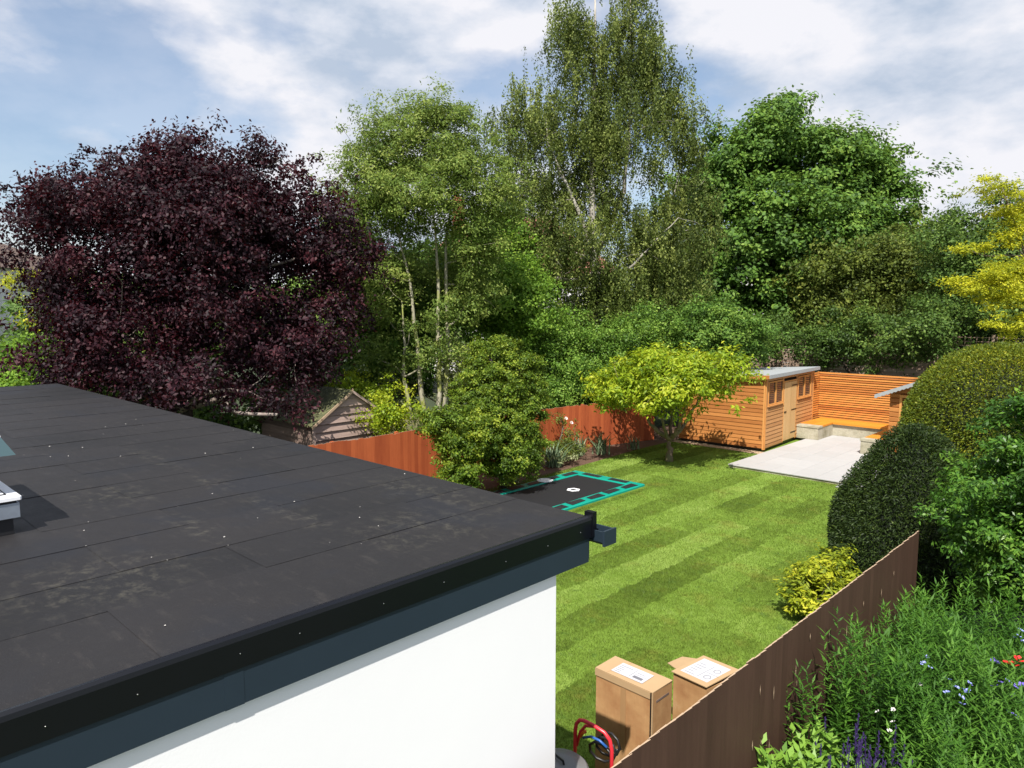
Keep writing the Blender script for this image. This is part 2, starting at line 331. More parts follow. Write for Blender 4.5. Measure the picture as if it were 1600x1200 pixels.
def turf_color(b):
    g = b.n('ShaderNodeNewGeometry').outputs['Position']; sp = b.n('ShaderNodeSeparateXYZ'); b.set(sp.inputs[0], g)
    wob = b.math('MULTIPLY', b.math('SUBTRACT', b.noise(g, 2.5, 5, 0.7), 0.5), 0.30)
    rx = b.math('DIVIDE', b.math('ADD', b.math('ADD', sp.outputs[0], 5.02), wob), 0.63); row = b.math('FLOOR', rx)
    odd = b.math('ABSOLUTE', b.math('MODULO', row, 2.0))
    yy = b.math('FLOOR', b.math('ADD', b.math('DIVIDE', b.math('ADD', sp.outputs[1], wob), 1.9), b.math('MULTIPLY', row, 0.37)))
    cb = b.n('ShaderNodeCombineXYZ'); b.set(cb.inputs[0], row); b.set(cb.inputs[1], yy)
    wn = b.n('ShaderNodeTexWhiteNoise', noise_dimensions='3D'); b.set(wn.inputs['Vector'], cb.outputs[0])
    v = b.math('ADD', b.math('ADD', b.math('MULTIPLY', odd, 0.32), 0.24), b.math('MULTIPLY', wn.outputs['Value'], 0.36))
    big = b.noise(g, 0.9, 5, 0.6); fine = b.noise(g, 9, 6, 0.7)
    v = b.math('ADD', v, b.math('MULTIPLY', b.math('SUBTRACT', big, 0.5), 1.0)); v = b.math('ADD', v, b.math('MULTIPLY', b.math('SUBTRACT', fine, 0.5), 1.0), True)
    c = b.ramp(v, [(0.0, (0.062, 0.105, 0.014)), (0.35, (0.105, 0.165, 0.022)), (0.70, (0.165, 0.26, 0.038)), (1.0, (0.225, 0.32, 0.065))])
    dry = b.ramp(b.noise(g, 1.3, 7, 0.7), [(0.54, 0.0), (0.70, 1.0)]); c = b.mix(b.math('MULTIPLY', dry, 0.45), c, (0.20, 0.17, 0.035))
    clo = b.ramp(b.noise(g, 4.5, 3), [(0.62, 0.0), (0.68, 1.0)]); return b.mix(b.math('MULTIPLY', clo, 0.45), c, (0.05, 0.11, 0.02)), fine
def mk_turf(name, blade):
    m, t = new_mat(name); b = NB(t); c, fine = turf_color(b)
    if blade:
        a = b.n('ShaderNodeAttribute'); a.attribute_name = 'tint'
        c = b.mix(b.math('MULTIPLY', a.outputs['Fac'], 0.28), c, (0.28, 0.35, 0.05))
        p = b.bsdf(c, 0.5, out=False, spec=0.25); tr = b.n('ShaderNodeBsdfTranslucent'); b.set(tr.inputs[0], c)
        mx = b.n('ShaderNodeMixShader'); mx.inputs[0].default_value = 0.4; t.links.new(p, mx.inputs[1]); t.links.new(tr.outputs[0], mx.inputs[2]); t.links.new(mx.outputs[0], b.n('ShaderNodeOutputMaterial').inputs[0])
    else:
        b.bsdf(c, 0.9, normal=b.bump(b.noise(b.coord('World'), 40, 5, 0.8), 0.7, 0.03), spec=0.1)
    return m
M['turf'] = mk_turf('turf', False); M['blade'] = mk_turf('grass_blade', True)
M['ground'] = plain('rough_ground', (0.035, 0.05, 0.02), 0.95, var=0.5, scale=0.4, bump=0.5)

# ---------------------------------------------------------------- setting
tag(MB().add([(-500, -400, 0), (400, -400, 0), (400, 700, 0), (-500, 700, 0)], [(0, 1, 2, 3)]).obj('ground', M['ground']), kind='structure')
tag(MB().add([(-14.45, 3.3, .006), (-2.35, 3.3, .006), (-2.35, 10, .006), (-3.2, 24, .006), (-14.45, 24, .006)], [(0, 1, 2, 3, 4)]).obj('flower_bed', M['soil']), kind='structure')
LAWN = [(-12.0, 3.3), (-2.5, 3.3), (-2.5, 9), (-2.6, 26), (-12.4, 26), (-12.5, 18.8), (-12.35, 16.4), (-12.2, 14), (-11.95, 12.2)]
g = MB(); g.add([(x, y, 0.03) for x, y in LAWN] + [(x, y, 0.0) for x, y in LAWN], [tuple(range(9))] + [(i, 9 + i, 9 + (i + 1) % 9, (i + 1) % 9) for i in range(9)])
tag(g.obj('lawn', M['turf']), kind='structure')

def fast_mesh(name, V, nv, tint, mat):
    """V (n, nv, 3): n separate polygons of nv corners"""
    V = np.asarray(V, dtype=np.float32); n = V.shape[0]
    me = bpy.data.meshes.new(name); me.vertices.add(n * nv); me.vertices.foreach_set('co', V.reshape(-1))
    me.loops.add(n * nv); me.loops.foreach_set('vertex_index', np.arange(n * nv, dtype=np.int32))
    me.polygons.add(n); me.polygons.foreach_set('loop_start', np.arange(n, dtype=np.int32) * nv)
    me.update(calc_edges=True)
    a = me.attributes.new('tint', 'FLOAT', 'FACE'); a.data.foreach_set('value', np.asarray(tint, dtype=np.float32))
    me.materials.append(mat); return me
def unit(a): return a / np.maximum(np.linalg.norm(a, axis=-1, keepdims=True), 1e-9)

def grass_patch(n, x0, x1, y0, y1, h, w):
    x = RG.uniform(x0, x1, n); y = RG.uniform(y0, y1, n)
    keep = ~((x > -11.95) & (x < -9.6) & (y > 11.1) & (y < 14.9)) & ~((x > -9.3) & (y > 18.3)) & ~((x < -9.4) & (y > 20.9)) & (x > -12.3)
    x = x[keep]; y = y[keep]; n = len(x)
    a = RG.uniform(0, 2 * math.pi, n); ln = RG.uniform(0.1, 0.9, n); hh = h * RG.uniform(0.5, 1.2, n); ww = w * RG.uniform(0.6, 1.3, n)
    b = RG.uniform(0, 2 * math.pi, n)
    p = np.stack([x, y, np.full(n, 0.028)], 1); s = np.stack([np.cos(a), np.sin(a), np.zeros(n)], 1) * ww[:, None] / 2
    tip = p + np.stack([np.cos(b) * ln * hh, np.sin(b) * ln * hh, hh], 1)
    return np.stack([p - s, p + s, tip], 1), RG.uniform(0, 1, n)
gp = [grass_patch(230000, -8.5, -2.5, 3.6, 11, 0.034, 0.007), grass_patch(120000, -12.3, -2.8, 11, 16, 0.034, 0.011), grass_patch(60000, -12.3, -4, 16, 23, 0.034, 0.016)]
gv = np.concatenate([a for a, _ in gp]); gt = np.concatenate([b for _, b in gp])
tag(link('grass', fast_mesh('grass', gv, 3, gt, M['blade'])), 'short freshly laid grass blades covering the striped lawn', 'grass', kind='stuff')

# ---------------------------------------------------------------- extension with flat roof
ZR = 3.1
ext = tag(empty('extension', (-8.5, 1.4, 0)), 'white rendered single storey extension with a flat black felt roof', 'building')
ex, ey = 8.5, -1.4
def ebox(name, mat, *b, **k):
    o = MB().box(b[0] + ex, b[1] + ey, b[2], b[3] + ex, b[4] + ey, b[5]).obj(name, mat, ext, **k); return o
ebox('wall', M['render'], -14.3, -0.6, 0, -2.71, 3.21, 2.86)
ebox('roof_deck', M['seal'], -14.38, -0.6, 2.861, -2.70, 3.50, ZR - 0.006)
xs = [-2.69, -3.36, -3.83, -4.38, -4.85, -5.28, -5.80, -6.32, -6.85, -7.4, -7.95, -8.6, -9.2, -9.85, -10.5, -11.1, -11.75, -12.4, -13.0, -13.65, -14.39]
for i in range(20):
    xa, xb = xs[i + 1], xs[i]
    cuts = [-0.6, 1.68 if i % 2 else 2.26, 3.53]
    if i % 2 == 0: cuts = [-0.6, 0.95 + .1 * (i % 3), 2.26, 3.53]
    elif i % 3: cuts = [-0.6, .45, 1.68, 2.9, 3.53]
    for j in range(len(cuts) - 1):
        z = ZR - 0.006 + 0.002 * ((i + j) % 2); lap = 0.03
        m = MB(); x0, x1, y0, y1 = xa + ex, xb + ex + (lap if i else 0), cuts[j] + ey, cuts[j + 1] + ey + (lap if j < len(cuts) - 2 else 0)
        # a sheet with a slightly lifted lap along its right hand side
        nx, ny = 3, 8; vs = []
        for b_ in range(ny + 1):
            for a_ in range(nx + 1):
                fx = (0, 0.5, 0.93, 1)[a_]; lift = (0.0, 0.0002, 0.0008, 0.0016)[a_] * (0.6 + 0.8 * rnd.random())
                vs.append((x0 + (x1 - x0) * fx, y0 + (y1 - y0) * b_ / ny, z + 0.0035 + lift))
        fs = [(b_ * (nx + 1) + a_, b_ * (nx + 1) + a_ + 1, (b_ + 1) * (nx + 1) + a_ + 1, (b_ + 1) * (nx + 1) + a_) for b_ in range(ny) for a_ in range(nx)]
        m.add(vs, fs)
        m.add([(x1, y0, z), (x1, y1, z), (x1, y1, z + 0.004), (x1, y0, z + 0.004)], [(0, 1, 2, 3)])
        m.add([(x0, y1, z), (x1, y1, z), (x1, y1, z + 0.004), (x0, y1, z + 0.004)], [(3, 2, 1, 0)])
        m.obj('roofing_sheet', M['felt'], ext)
# black drip trim with rounded nose
prof = [(-2.70, 2.975), (-2.672, 2.975), (-2.668, 3.09), (-2.672, 3.108), (-2.684, 3.118), (-2.700, 3.116), (-2.712, 3.104), (-2.712, 3.098), (-2.70, 3.098)]
MB().prism([(x + ex, z) for x, z in prof], 1, -0.6 + ey, 3.54 + ey).obj('edge_trim', M['paint_black'], ext)
MB().box(-2.73 + ex, 3.505 + ey, 2.98, -2.664 + ex, 3.545 + ey, 3.135).box(-2.73 + ex, 3.505 + ey, 2.955, -2.70 + ex, 3.545 + ey, 2.98).obj('trim_end_cap', M['paint_black'], ext)
for a, b_ in ((-0.6, 1.198), (1.202, 3.49)):
    MB().box(-2.698 + ex, a + ey, 2.82, -2.680 + ex, b_ + ey, 2.972).obj('fascia_board', M['fascia'], ext)
MB().box(-2.682 + ex, 1.16 + ey, 2.8185, -2.6785 + ex, 1.24 + ey, 2.9715).obj('fascia_joint_cover', M['fascia'], ext)
MB().box(-14.3 + ex, 3.212 + ey, 2.822, -2.70 + ex, 3.49 + ey, 2.858).obj('soffit', M['fascia'], ext)
MB().box(-14.38 + ex, 3.502 + ey, 2.83, -2.70 + ex, 3.52 + ey, 3.09).obj('rear_fascia', M['fascia'], ext)
gut = MB()
gp_ = [(3.525, 3.02), (3.53, 2.95), (3.55, 2.93), (3.62, 2.93), (3.64, 2.955), (3.645, 3.02), (3.635, 3.02), (3.63, 2.96), (3.615, 2.94), (3.555, 2.94), (3.54, 2.955), (3.535, 3.02)]
gut.prism([(y + ey, z) for y, z in gp_], 0, -14.3 + ex, -2.60 + ex)
gut.obj('gutter', M['fascia'], ext)
MB().box(-2.60 + ex, 3.523 + ey, 2.928, -2.585 + ex, 3.648 + ey, 3.026).obj('gutter_end', M['fascia'], ext)
sc_me = MB().lathe([(0.0, 0.002), (0.002, 0.0015), (0.0028, 0)], 8).mesh('screw', M['screw'])
for y in (0.55, 0.85, 1.25, 1.5, 1.95, 2.3, 2.75, 3.1, 3.42):
    link('screw', sc_me, ext, (-2.668 + ex, y + ey + rnd.uniform(-.04, .04), 3.03 + rnd.uniform(-.01, .01)), (0, R(90), 0))
# grit and droppings lying on the felt
gr = MB()
for k in range(46):
    x = rnd.uniform(-9, -2.8); y = rnd.uniform(0.5, 3.45); r = rnd.choice((0.002, 0.003, 0.003, 0.005, 0.007)); z = ZR + 0.003
    a0 = rnd.random() * 6
    ring = [(x + r * math.cos(a0 + a) * rnd.uniform(.6, 1.3), y + r * math.sin(a0 + a) * rnd.uniform(.4, 1.6), z) for a in (0, 1.2, 2.4, 3.6, 4.9)]
    gr.add(ring + [(x, y, z + r * 0.7)], [(0, 1, 5), (1, 2, 5), (2, 3, 5), (3, 4, 5), (4, 0, 5)])
tag(gr.obj('roof_grit', M['palegrit']), 'scattered pale grit and droppings on the black felt roof', 'grit', kind='stuff')
# opened rooflight
rx1, ry1 = -4.87, 0.965; rx0, ry0 = -6.1, -0.25
rl = MB().box(rx0 + 0.03 + ex, ry0 + 0.03 + ey, ZR, rx1 - 0.03 + ex, ry1 - 0.03 + ey, 3.20).obj('rooflight', M['seal'], ext)
fr = MB()
for (a, b_, c, d) in ((rx0, ry0, rx1, ry0 + .06), (rx0, ry1 - .06, rx1, ry1), (rx0, ry0 + .06, rx0 + .06, ry1 - .06), (rx1 - .06, ry0 + .06, rx1, ry1 - .06)):
    fr.box(a + ex, b_ + ey, 3.20, c + ex, d + ey, 3.285)
fr.obj('rooflight_kerb', M['alu'], rl)
MB().box(rx0 + .012 + ex, ry0 + .012 + ey, 3.286, rx1 - .012 + ex, ry1 - .012 + ey, 3.302).obj('rooflight_seal', M['seal'], rl)
fr = MB(); o_ = 0.012
fr.bbox(rx0 - o_ + ex, ry0 - o_ + ey, 3.303, rx1 + o_ + ex, ry1 + o_ + ey, 3.33, 0.008)
fr.obj('rooflight_frame', M['white_frame'], rl)
MB().box(rx0 + .05 + ex, ry0 + .05 + ey, 3.331, rx1 - .05 + ex, ry1 - .05 + ey, 3.334).obj('rooflight_frame_gasket', M['seal'], rl)
MB().box(rx0 + .062 + ex, ry0 + .062 + ey, 3.334, rx1 - .062 + ex, ry1 - .062 + ey, 3.338).obj('rooflight_inner_frame', M['white_frame'], rl)
lid = MB(); z0, z1, i_ = 3.565, 3.665, 0.055
q = lambda i, z: [(rx0 + i + ex, ry0 + i + ey, z), (rx1 - i + ex, ry0 + i + ey, z), (rx1 - i + ex, ry1 - i + ey, z), (rx0 + i + ex, ry1 - i + ey, z)]
lid.add(q(0, z0) + q(i_, z1), [(0, 3, 2, 1), (4, 5, 6, 7), (0, 1, 5, 4), (1, 2, 6, 5), (2, 3, 7, 6), (3, 0, 4, 7)])
lid.obj('rooflight_lid', M['teal_glass'], rl)
MB().bbox(rx0 + i_ + ex, ry0 + i_ + ey, z1, rx1 - i_ + ex, ry1 - i_ + ey, z1 + 0.012, 0.004).obj('lid_rim', M['white_frame'], rl)
MB().tube([(rx0 + .5 + ex, ry0 + .5 + ey, 3.33), (rx0 + .5 + ex, ry0 + .5 + ey, 3.57)], 0.02, 8).obj('lid_opener', M['alu'], rl)
MB().tube([(rx0 + .1 + ex, ry0 + .12 + ey, 3.33), (rx0 + .1 + ex, ry0 + .12 + ey, 3.57)], 0.012, 8).obj('lid_opener', M['alu'], rl)

# ---------------------------------------------------------------- board fences
def board_mesh(name, w, h, t, mat, chip=0.0, cutmat=None):
    m = MB(); m.prism([(-w / 2, 0), (w / 2, 0), (w / 2 - 0.0, t * 0.45), (-w / 2, t)], 2, 0, h)
    if cutmat: m.m[1] = 1; m.m[0] = 1
    return m.mesh(name, [mat, cutmat] if cutmat else mat)
# right boundary, seen from the neighbour's side
fR = tag(empty('board_fence', (-2.27, 3.0, 0)), 'tall dark brown feather edge board fence between the lawn and the right hand flower bed', 'fence')
bm = [board_mesh('brown_board', 0.112, 1.80 + d, 0.014, M['brown_fence'], cutmat=M['cut_wood']) for d in (0, 0.004, -0.003)]
gaps = {7: 1, 12: 1, 16: 1, 21: 1, 26: 1, 33: 1, 39: 1}
for k in range(66):
    link('board', bm[rnd.randrange(3)], fR, (0.012, -0.3 + k * 0.1, rnd.uniform(-0.003, 0.003)), (0, rnd.uniform(-.004, .004), R(-90) + rnd.uniform(-.02, .02)))
for z in (0.3, 0.95, 1.6): MB().box(-0.05, -0.35, z, -0.012, 6.3, z + 0.08).obj('rail', M['brown_fence'], fR)
for y in (-0.2, 1.3, 2.9, 4.6, 6.27): MB().box(-0.13, y - 0.04, 0, -0.052, y + 0.04, 1.45).obj('post', M['brown_fence'], fR)
ch = MB()  # pale slivers: light through board gaps put into colour, plus pale knots
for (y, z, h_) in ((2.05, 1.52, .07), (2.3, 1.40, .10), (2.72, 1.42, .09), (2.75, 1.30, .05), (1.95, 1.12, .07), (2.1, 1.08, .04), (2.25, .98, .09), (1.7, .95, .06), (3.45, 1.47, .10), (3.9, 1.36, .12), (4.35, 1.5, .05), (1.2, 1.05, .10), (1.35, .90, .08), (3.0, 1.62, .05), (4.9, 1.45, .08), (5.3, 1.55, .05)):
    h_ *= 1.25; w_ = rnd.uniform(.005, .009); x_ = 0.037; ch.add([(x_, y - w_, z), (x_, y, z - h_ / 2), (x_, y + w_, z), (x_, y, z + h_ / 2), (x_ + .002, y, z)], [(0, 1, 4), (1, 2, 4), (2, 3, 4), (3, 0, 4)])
ch.obj('light_slit', M['cut_wood'], fR, kind='stuff')  # raw timber colour reused for the painted slit light
# left boundary
fL = tag(empty('board_fence', (-14.0, 5.0, 0)), 'bright orange stained board fence along the left side of the lawn behind the flower border', 'fence')
P1, P2 = (-14.0, 5.5), (-14.05, 11.0)
bl = [board_mesh('orange_board', 0.128, 1.40 + d, 0.02, M['orange_fence'], cutmat=M['cut_wood']) for d in (0, 0.01, -0.01)]
def leftx(y): return -14.0 - 0.02 * max(0, y - 11) if y < 17 else -14.12 + (y - 17) * 0.28
y = 5.3; k = 0
while y < 20.6:
    x = leftx(y); link('board', bl[rnd.randrange(3)], fL, (x + 14.0, y - 5.0, rnd.uniform(-.01, .01) - (0.02 if int(y / 1.8) % 2 else 0)), (0, 0, R(90) + rnd.uniform(-.02, .02) + (-.27 if y > 17 else 0)), (-1, 1, 1))
    y += 0.108; k += 1
for y in (7, 8.8, 10.6, 12.4, 14.2, 16.0, 17.8, 19.6): MB().box(leftx(y) + 14 - 0.13, y - 5.04, 0, leftx(y) + 14 - 0.05, y - 4.96, 1.4).obj('post', M['orange_fence'], fL)
pf = tag(empty('picket_fence', (-16.2, 12.0, 0)), 'low pale greenish board fence standing behind the weathered shed', 'fence')
pm = MB().box(-.055, -.01, 0, .055, .01, 1.45).mesh('pale_board', M['palefence'])
for k in range(18): link('board', pm, pf, (0.0 + k * 0.02, k * 0.12, rnd.uniform(-.02, .02)), (0, 0, R(85)))

# ---------------------------------------------------------------- weathered neighbour shed
ns = tag(empty('old_shed', (-15.5, 10.25, 0)), 'weathered dark wooden shed with a mossy pitched roof beyond the orange fence', 'shed')
hw = 1.10; ez = 1.56; rz_ = 2.30; Ld = 2.6
MB().box(-Ld + .02, -hw + .02, 0, -.03, hw - .02, ez - .05).obj('core_wall', M['seal'], ns)
nb = 8; bh = ez / nb
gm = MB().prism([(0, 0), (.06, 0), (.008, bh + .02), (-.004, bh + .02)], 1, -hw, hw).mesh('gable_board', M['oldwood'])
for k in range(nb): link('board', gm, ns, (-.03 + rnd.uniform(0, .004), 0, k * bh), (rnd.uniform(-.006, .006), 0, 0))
k = 0; z = ez
while z < rz_ - .05:
    t0 = hw * (1 - (z - ez) / (rz_ - ez)); t1 = hw * max(0, 1 - (z + bh - ez) / (rz_ - ez)); zt = min(z + bh, rz_)
    MB().add([(.045, -t0, z), (.045, t0, z), (.005, t1, zt), (.005, -t1, zt), (-.03, -t0, z), (-.03, t0, z), (-.03, t1, zt), (-.03, -t1, zt)], [(0, 1, 2, 3), (7, 6, 5, 4), (0, 4, 5, 1), (2, 6, 7, 3)]).obj('board', M['oldwood'], ns, loc=(-0.004 - .003 * (k % 2), 0, 0), rot=(0, 0, 0))
    z += bh; k += 1
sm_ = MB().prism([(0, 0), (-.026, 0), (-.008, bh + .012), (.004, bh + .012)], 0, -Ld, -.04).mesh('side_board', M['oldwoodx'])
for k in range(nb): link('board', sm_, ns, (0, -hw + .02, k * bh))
for s in (-1, 1):
    ov = hw + 0.07; zt = ez - 0.045
    MB().add([(.08, s * ov, zt), (-Ld, s * ov, zt), (-Ld, 0, rz_ + .02), (.08, 0, rz_ + .02), (.08, s * ov, zt + .035), (-Ld, s * ov, zt + .035), (-Ld, 0, rz_ + .055), (.08, 0, rz_ + .055)],
             [(0, 1, 2, 3), (7, 6, 5, 4), (0, 4, 5, 1), (0, 3, 7, 4), (1, 5, 6, 2)]).obj('roof', M['moss'], ns)
    MB().add([(.085, s * ov, zt - .04), (.085, 0, rz_ - .02), (.085, 0, rz_ + .05), (.085, s * ov, zt + .03), (.11, s * ov, zt - .04), (.11, 0, rz_ - .02), (.11, 0, rz_ + .05), (.11, s * ov, zt + .03)],
             [(0, 1, 2, 3), (7, 6, 5, 4), (0, 4, 5, 1), (3, 2, 6, 7), (0, 3, 7, 4)]).obj('bargeboard', M['cut_wood'] if s < 0 else M['oldwood'], ns)
MB().box(-.02, -hw - .01, 0, .035, -hw + .05, ez - .02).obj('corner_post', M['oldwood'], ns)
MB().box(-.02, hw - .05, 0, .035, hw + .01, ez - .02).obj('corner_post', M['oldwood'], ns)
MB().prism([(0, 0), (.02, .04), (0, .08), (-.02, .04)], 0, -.02, .02).obj('finial', M['cut_wood'], ns, loc=(.09, 0, rz_ + .02))

# ---------------------------------------------------------------- garden shed
sh = tag(empty('garden_shed', (-9.46, 20.97, 0.10), R(2.6)), 'new honey coloured timber shed with a plank door and two windows beside the patio', 'shed')
LS, WS, HF, HB = 4.2, 2.85, 2.28, 2.05      # length, depth, front and back wall heights
MB().box(-WS + .02, .02, .03, -.02, LS - .02, HB - .03).obj('core_wall', M['seal'], sh)
MB().box(-WS + .05, .04, -.1, -.06, LS - .05, .03).obj('base', M['black'], sh)
bh = 0.122; nb = int(HB / bh)
bmesh_ = MB().prism([(0, 0), (-.026, 0), (-.016, bh - .02), (0, bh - .008), (0, bh), (.01, bh), (.01, 0)], 0, -WS, 0).mesh('side_board', M['shed'])
for k in range(nb + 1):
    link('board', bmesh_, sh, (0, 0, .04 + k * bh))
zt = .04 + (nb + 1) * bh
MB().add([(-WS, -.012, zt), (0, -.012, zt), (0, -.012, HF), (-WS, -.012, HB + .02), (-WS, .01, zt), (0, .01, zt), (0, .01, HF), (-WS, .01, HB + .02)], [(0, 1, 2, 3), (7, 6, 5, 4)]).obj('top_board', M['shed'], sh)
# front: sections [0..w1][door][..]
doY0, doY1 = 1.47, 2.53; w1 = (0.16, 1.36); w2 = (2.66, 3.90); wz0, wz1 = 1.34, 2.07
def fboard(y0, y1, z): return MB().prism([(0, z), (.026, z), (.016, z + bh - .02), (0, z + bh - .008), (0, z + bh), (-.01, z + bh), (-.01, z)], 1, y0, y1)
for k in range(10):
    z = .04 + k * bh
    fboard(.03, doY0 - .03, z).obj('board', M['shedy'], sh); fboard(doY1 + .03, LS - .03, z).obj('board', M['shedy'], sh)
zs0, zs1 = .04 + 10 * bh + .001, 2.09
MB().box(-.015, .03, zs0, .02, w1[0], zs1).box(-.015, w1[1], zs0, .02, doY0 - .03, zs1).box(-.015, doY1 + .03, zs0, .02, w2[0], zs1).box(-.015, w2[1], zs0, .02, LS - .03, zs1).box(-.014, w1[0], zs0, .019, w1[1], wz0 - .03).box(-.014, w2[0], zs0, .019, w2[1], wz0 - .03).obj('window_surround', M['shedy'], sh)
MB().box(-.012, .03, zs1 + .001, .022, LS - .03, HF - .01).obj('head_board', M['shedy'], sh)
for y in (0, LS - .07): MB().box(-.02, y - .004, .0, .03, y + .055, HF - .005).obj('corner_trim', M['shedv'], sh)
MB().box(-.045, -.03, .0, -.005, -.003, HF - .1).obj('corner_trim', M['shedv'], sh)
for (a, b_) in (w1, w2):
    f = MB(); t_ = .035
    f.box(-.03, a, wz0, .04, b_, wz0 + t_).box(-.03, a, wz1 - t_, .04, b_, wz1).box(-.03, a, wz0 + t_, .04, a + t_, wz1 - t_).box(-.03, b_ - t_, wz0 + t_, .04, b_, wz1 - t_).box(-.03, (a + b_) / 2 - .035, wz0 + t_, .04, (a + b_) / 2 + .035, wz1 - t_)
    f.box(.0, a - .02, wz0 - .03, .07, b_ + .02, wz0 - .002)
    fo = f.obj('window', M['shedv'], sh)
    for (c, d) in ((a + t_, (a + b_) / 2 - .035), ((a + b_) / 2 + .035, b_ - t_)):
        MB().box(.0, c, wz0 + t_, .006, d, wz1 - t_).obj('pane', M['win'], fo)
MB().box(.012, doY0 - .03, .03, .028, doY0, 2.0).box(.012, doY1, .03, .028, doY1 + .03, 2.0).box(.012, doY0, 1.96, .028, doY1, 2.0).obj('door_frame', M['shedv'], sh)
dr = MB().box(.0, doY0 + .01, .06, .014, doY1 - .01, 1.95).obj('door', M['seal'], sh)
pw = (doY1 - doY0 - .03) / 8
dm = MB().box(0, 0, 0, .016, pw - .006, 1.88).mesh('door_plank', M['door'])
for k in range(8): link('plank', dm, dr, (.0145, doY0 + .015 + k * pw, .07))
for z in (.25, 1.0, 1.8): MB().box(.031, doY1 - .42, z, .038, doY1 + .02, z + .035).obj('hinge', M['iron'], dr)
MB().box(.031, doY0 + .02, .98, .045, doY0 + .2, 1.02).obj('latch', M['iron'], dr)
MB().add([(.16, -.14, HF + .0), (.16, LS + .10, HF), (-WS - .12, LS + .10, HB), (-WS - .12, -.14, HB), (.16, -.14, HF + .03), (.16, LS + .10, HF + .03), (-WS - .12, LS + .10, HB + .03), (-WS - .12, -.14, HB + .03)],
         [(3, 2, 1, 0), (4, 5, 6, 7), (0, 1, 5, 4), (3, 0, 4, 7), (1, 2, 6, 5), (2, 3, 7, 6)]).obj('roof', M['roofgrey'], sh)
MB().box(.161, -.14, HF - .08, .178, LS + .10, HF + .028).obj('roof_fascia', M['roofgrey'], sh)
MB().add([(.16, -.158, HF - .09), (-WS - .12, -.158, HB - .09), (-WS - .12, -.158, HB + .025), (.16, -.158, HF + .025), (.16, -.141, HF - .09), (-WS - .12, -.141, HB - .09), (-WS - .12, -.141, HB + .025), (.16, -.141, HF + .025)],
         [(0, 3, 2, 1), (4, 5, 6, 7), (0, 1, 5, 4), (3, 7, 6, 2), (0, 4, 7, 3)]).obj('roof_fascia', M['shed'], sh)

# ---------------------------------------------------------------- patio
pt = MB().box(-9.25, 18.33, -.02, -6.27, 25.9, .085).obj('patio', M['concrete']); tag(pt, kind='structure')
nx, ny = 5, 8; sx = 2.98 / nx; sy = (25.9 - 18.3) / ny
pm = MB().bbox(.003, .003, 0, sx - .003, sy - .003, .025, .003).mesh('paving_slab', M['patio'])
for i in range(nx):
    for j in range(ny): link('paving_slab', pm, pt, (-9.26 + i * sx, 18.30 + j * sy, .090 + rnd.uniform(0, .0015)))
st = MB().bbox(-6.26, 18.0, -.02, -5.3, 20.6, .05, .01).obj('path', M['patio']); tag(st, kind='structure')
gd = MB().box(-12.4, 20.55, .031, -9.3, 20.9, .05).obj('gravel_strip', M['cut_wood']); tag(gd, kind='structure')

# ---------------------------------------------------------------- bench and slatted screen
bn = tag(empty('bench', (-8, 25, .12)), 'U shaped built in bench of rendered block walls topped with orange decking', 'bench')
def bb(name, mat, *b): return MB().box(b[0] + 8, b[1] - 25, b[2] - .12, b[3] + 8, b[4] - 25, b[5] - .12).obj(name, mat, bn)
bb('side_block', M['concrete'], -9.58, 23.68, .12, -8.86, 25.85, .50)
bb('rear_block', M['concrete'], -8.859, 24.98, .12, -7.11, 25.85, .50)
bb('side_block', M['concrete'], -7.109, 22.34, .12, -6.50, 25.85, .50)
bb('coping', M['concrete'], -9.60, 23.66, .502, -8.84, 24.02, .56); bb('coping', M['concrete'], -7.13, 22.32, .502, -6.48, 22.66, .56)
for k in range(5):
    y0 = 24.93 + k * .185; bb('deck_board', M['deck'], -9.58, y0, .505, -6.5, y0 + .178, .563)
dkm = wood_mat('orange_deck_board_long', (0.50, 0.17, 0.018), (0.70, 0.29, 0.035), 1, var=0.3, knots=False, rough=0.5)
for k in range(4):
    x0 = -9.59 + k * .187; bb('deck_board', dkm, x0, 24.025, .505, x0 + .18, 24.925, .563)
for k in range(3):
    x0 = -7.11 + k * .205; bb('deck_board', dkm, x0, 22.665, .505, x0 + .198, 24.925, .563)
bb('deck_edge', M['deck'], -8.84, 24.905, .505, -7.12, 24.925, .56)
sl = tag(empty('slatted_screen', (-9.75, 25.95, .12)), 'tall screen of thin orange cedar slats behind the corner bench', 'fence')
ZS = 2.07; ns_ = 26; pitch = (ZS - .02) / ns_
s1 = MB().box(0, 0, 0, 3.42, .018, pitch * .66).mesh('long_slat', M['slat']); 
sly = wood_mat('cedar_slat_side', (0.34, 0.10, 0.022), (0.64, 0.27, 0.065), 1, var=0.9, knots=False)
s2 = MB().box(0, -.78, 0, .018, 0, pitch * .66).mesh('short_slat', sly)
for k in range(ns_):
    if k < 3: continue
    link('slat', s1, sl, (0.02, 0, .02 + k * pitch)); link('slat', s2, sl, (0, -.004, .02 + k * pitch))
for x in (0.03, .9, 1.8, 2.6, 3.36): MB().box(x, .02, 0, x + .05, .07, ZS - .02).obj('batten', M['dbark'], sl)
MB().box(-.05, -.78, 0, -.002, -.70, ZS).obj('post', M['shedv'], sl); MB().box(-.05, -.03, 0, -.002, .02, ZS - .02).obj('batten', M['slat'], sl)
MB().box(-.08, .075, 0, 3.4, .085, ZS - .04).obj('backing_panel', M['dbark'], sl); MB().box(-.07, -.69, 0, -.055, -.04, ZS - .04).obj('backing_panel', M['dbark'], sl)

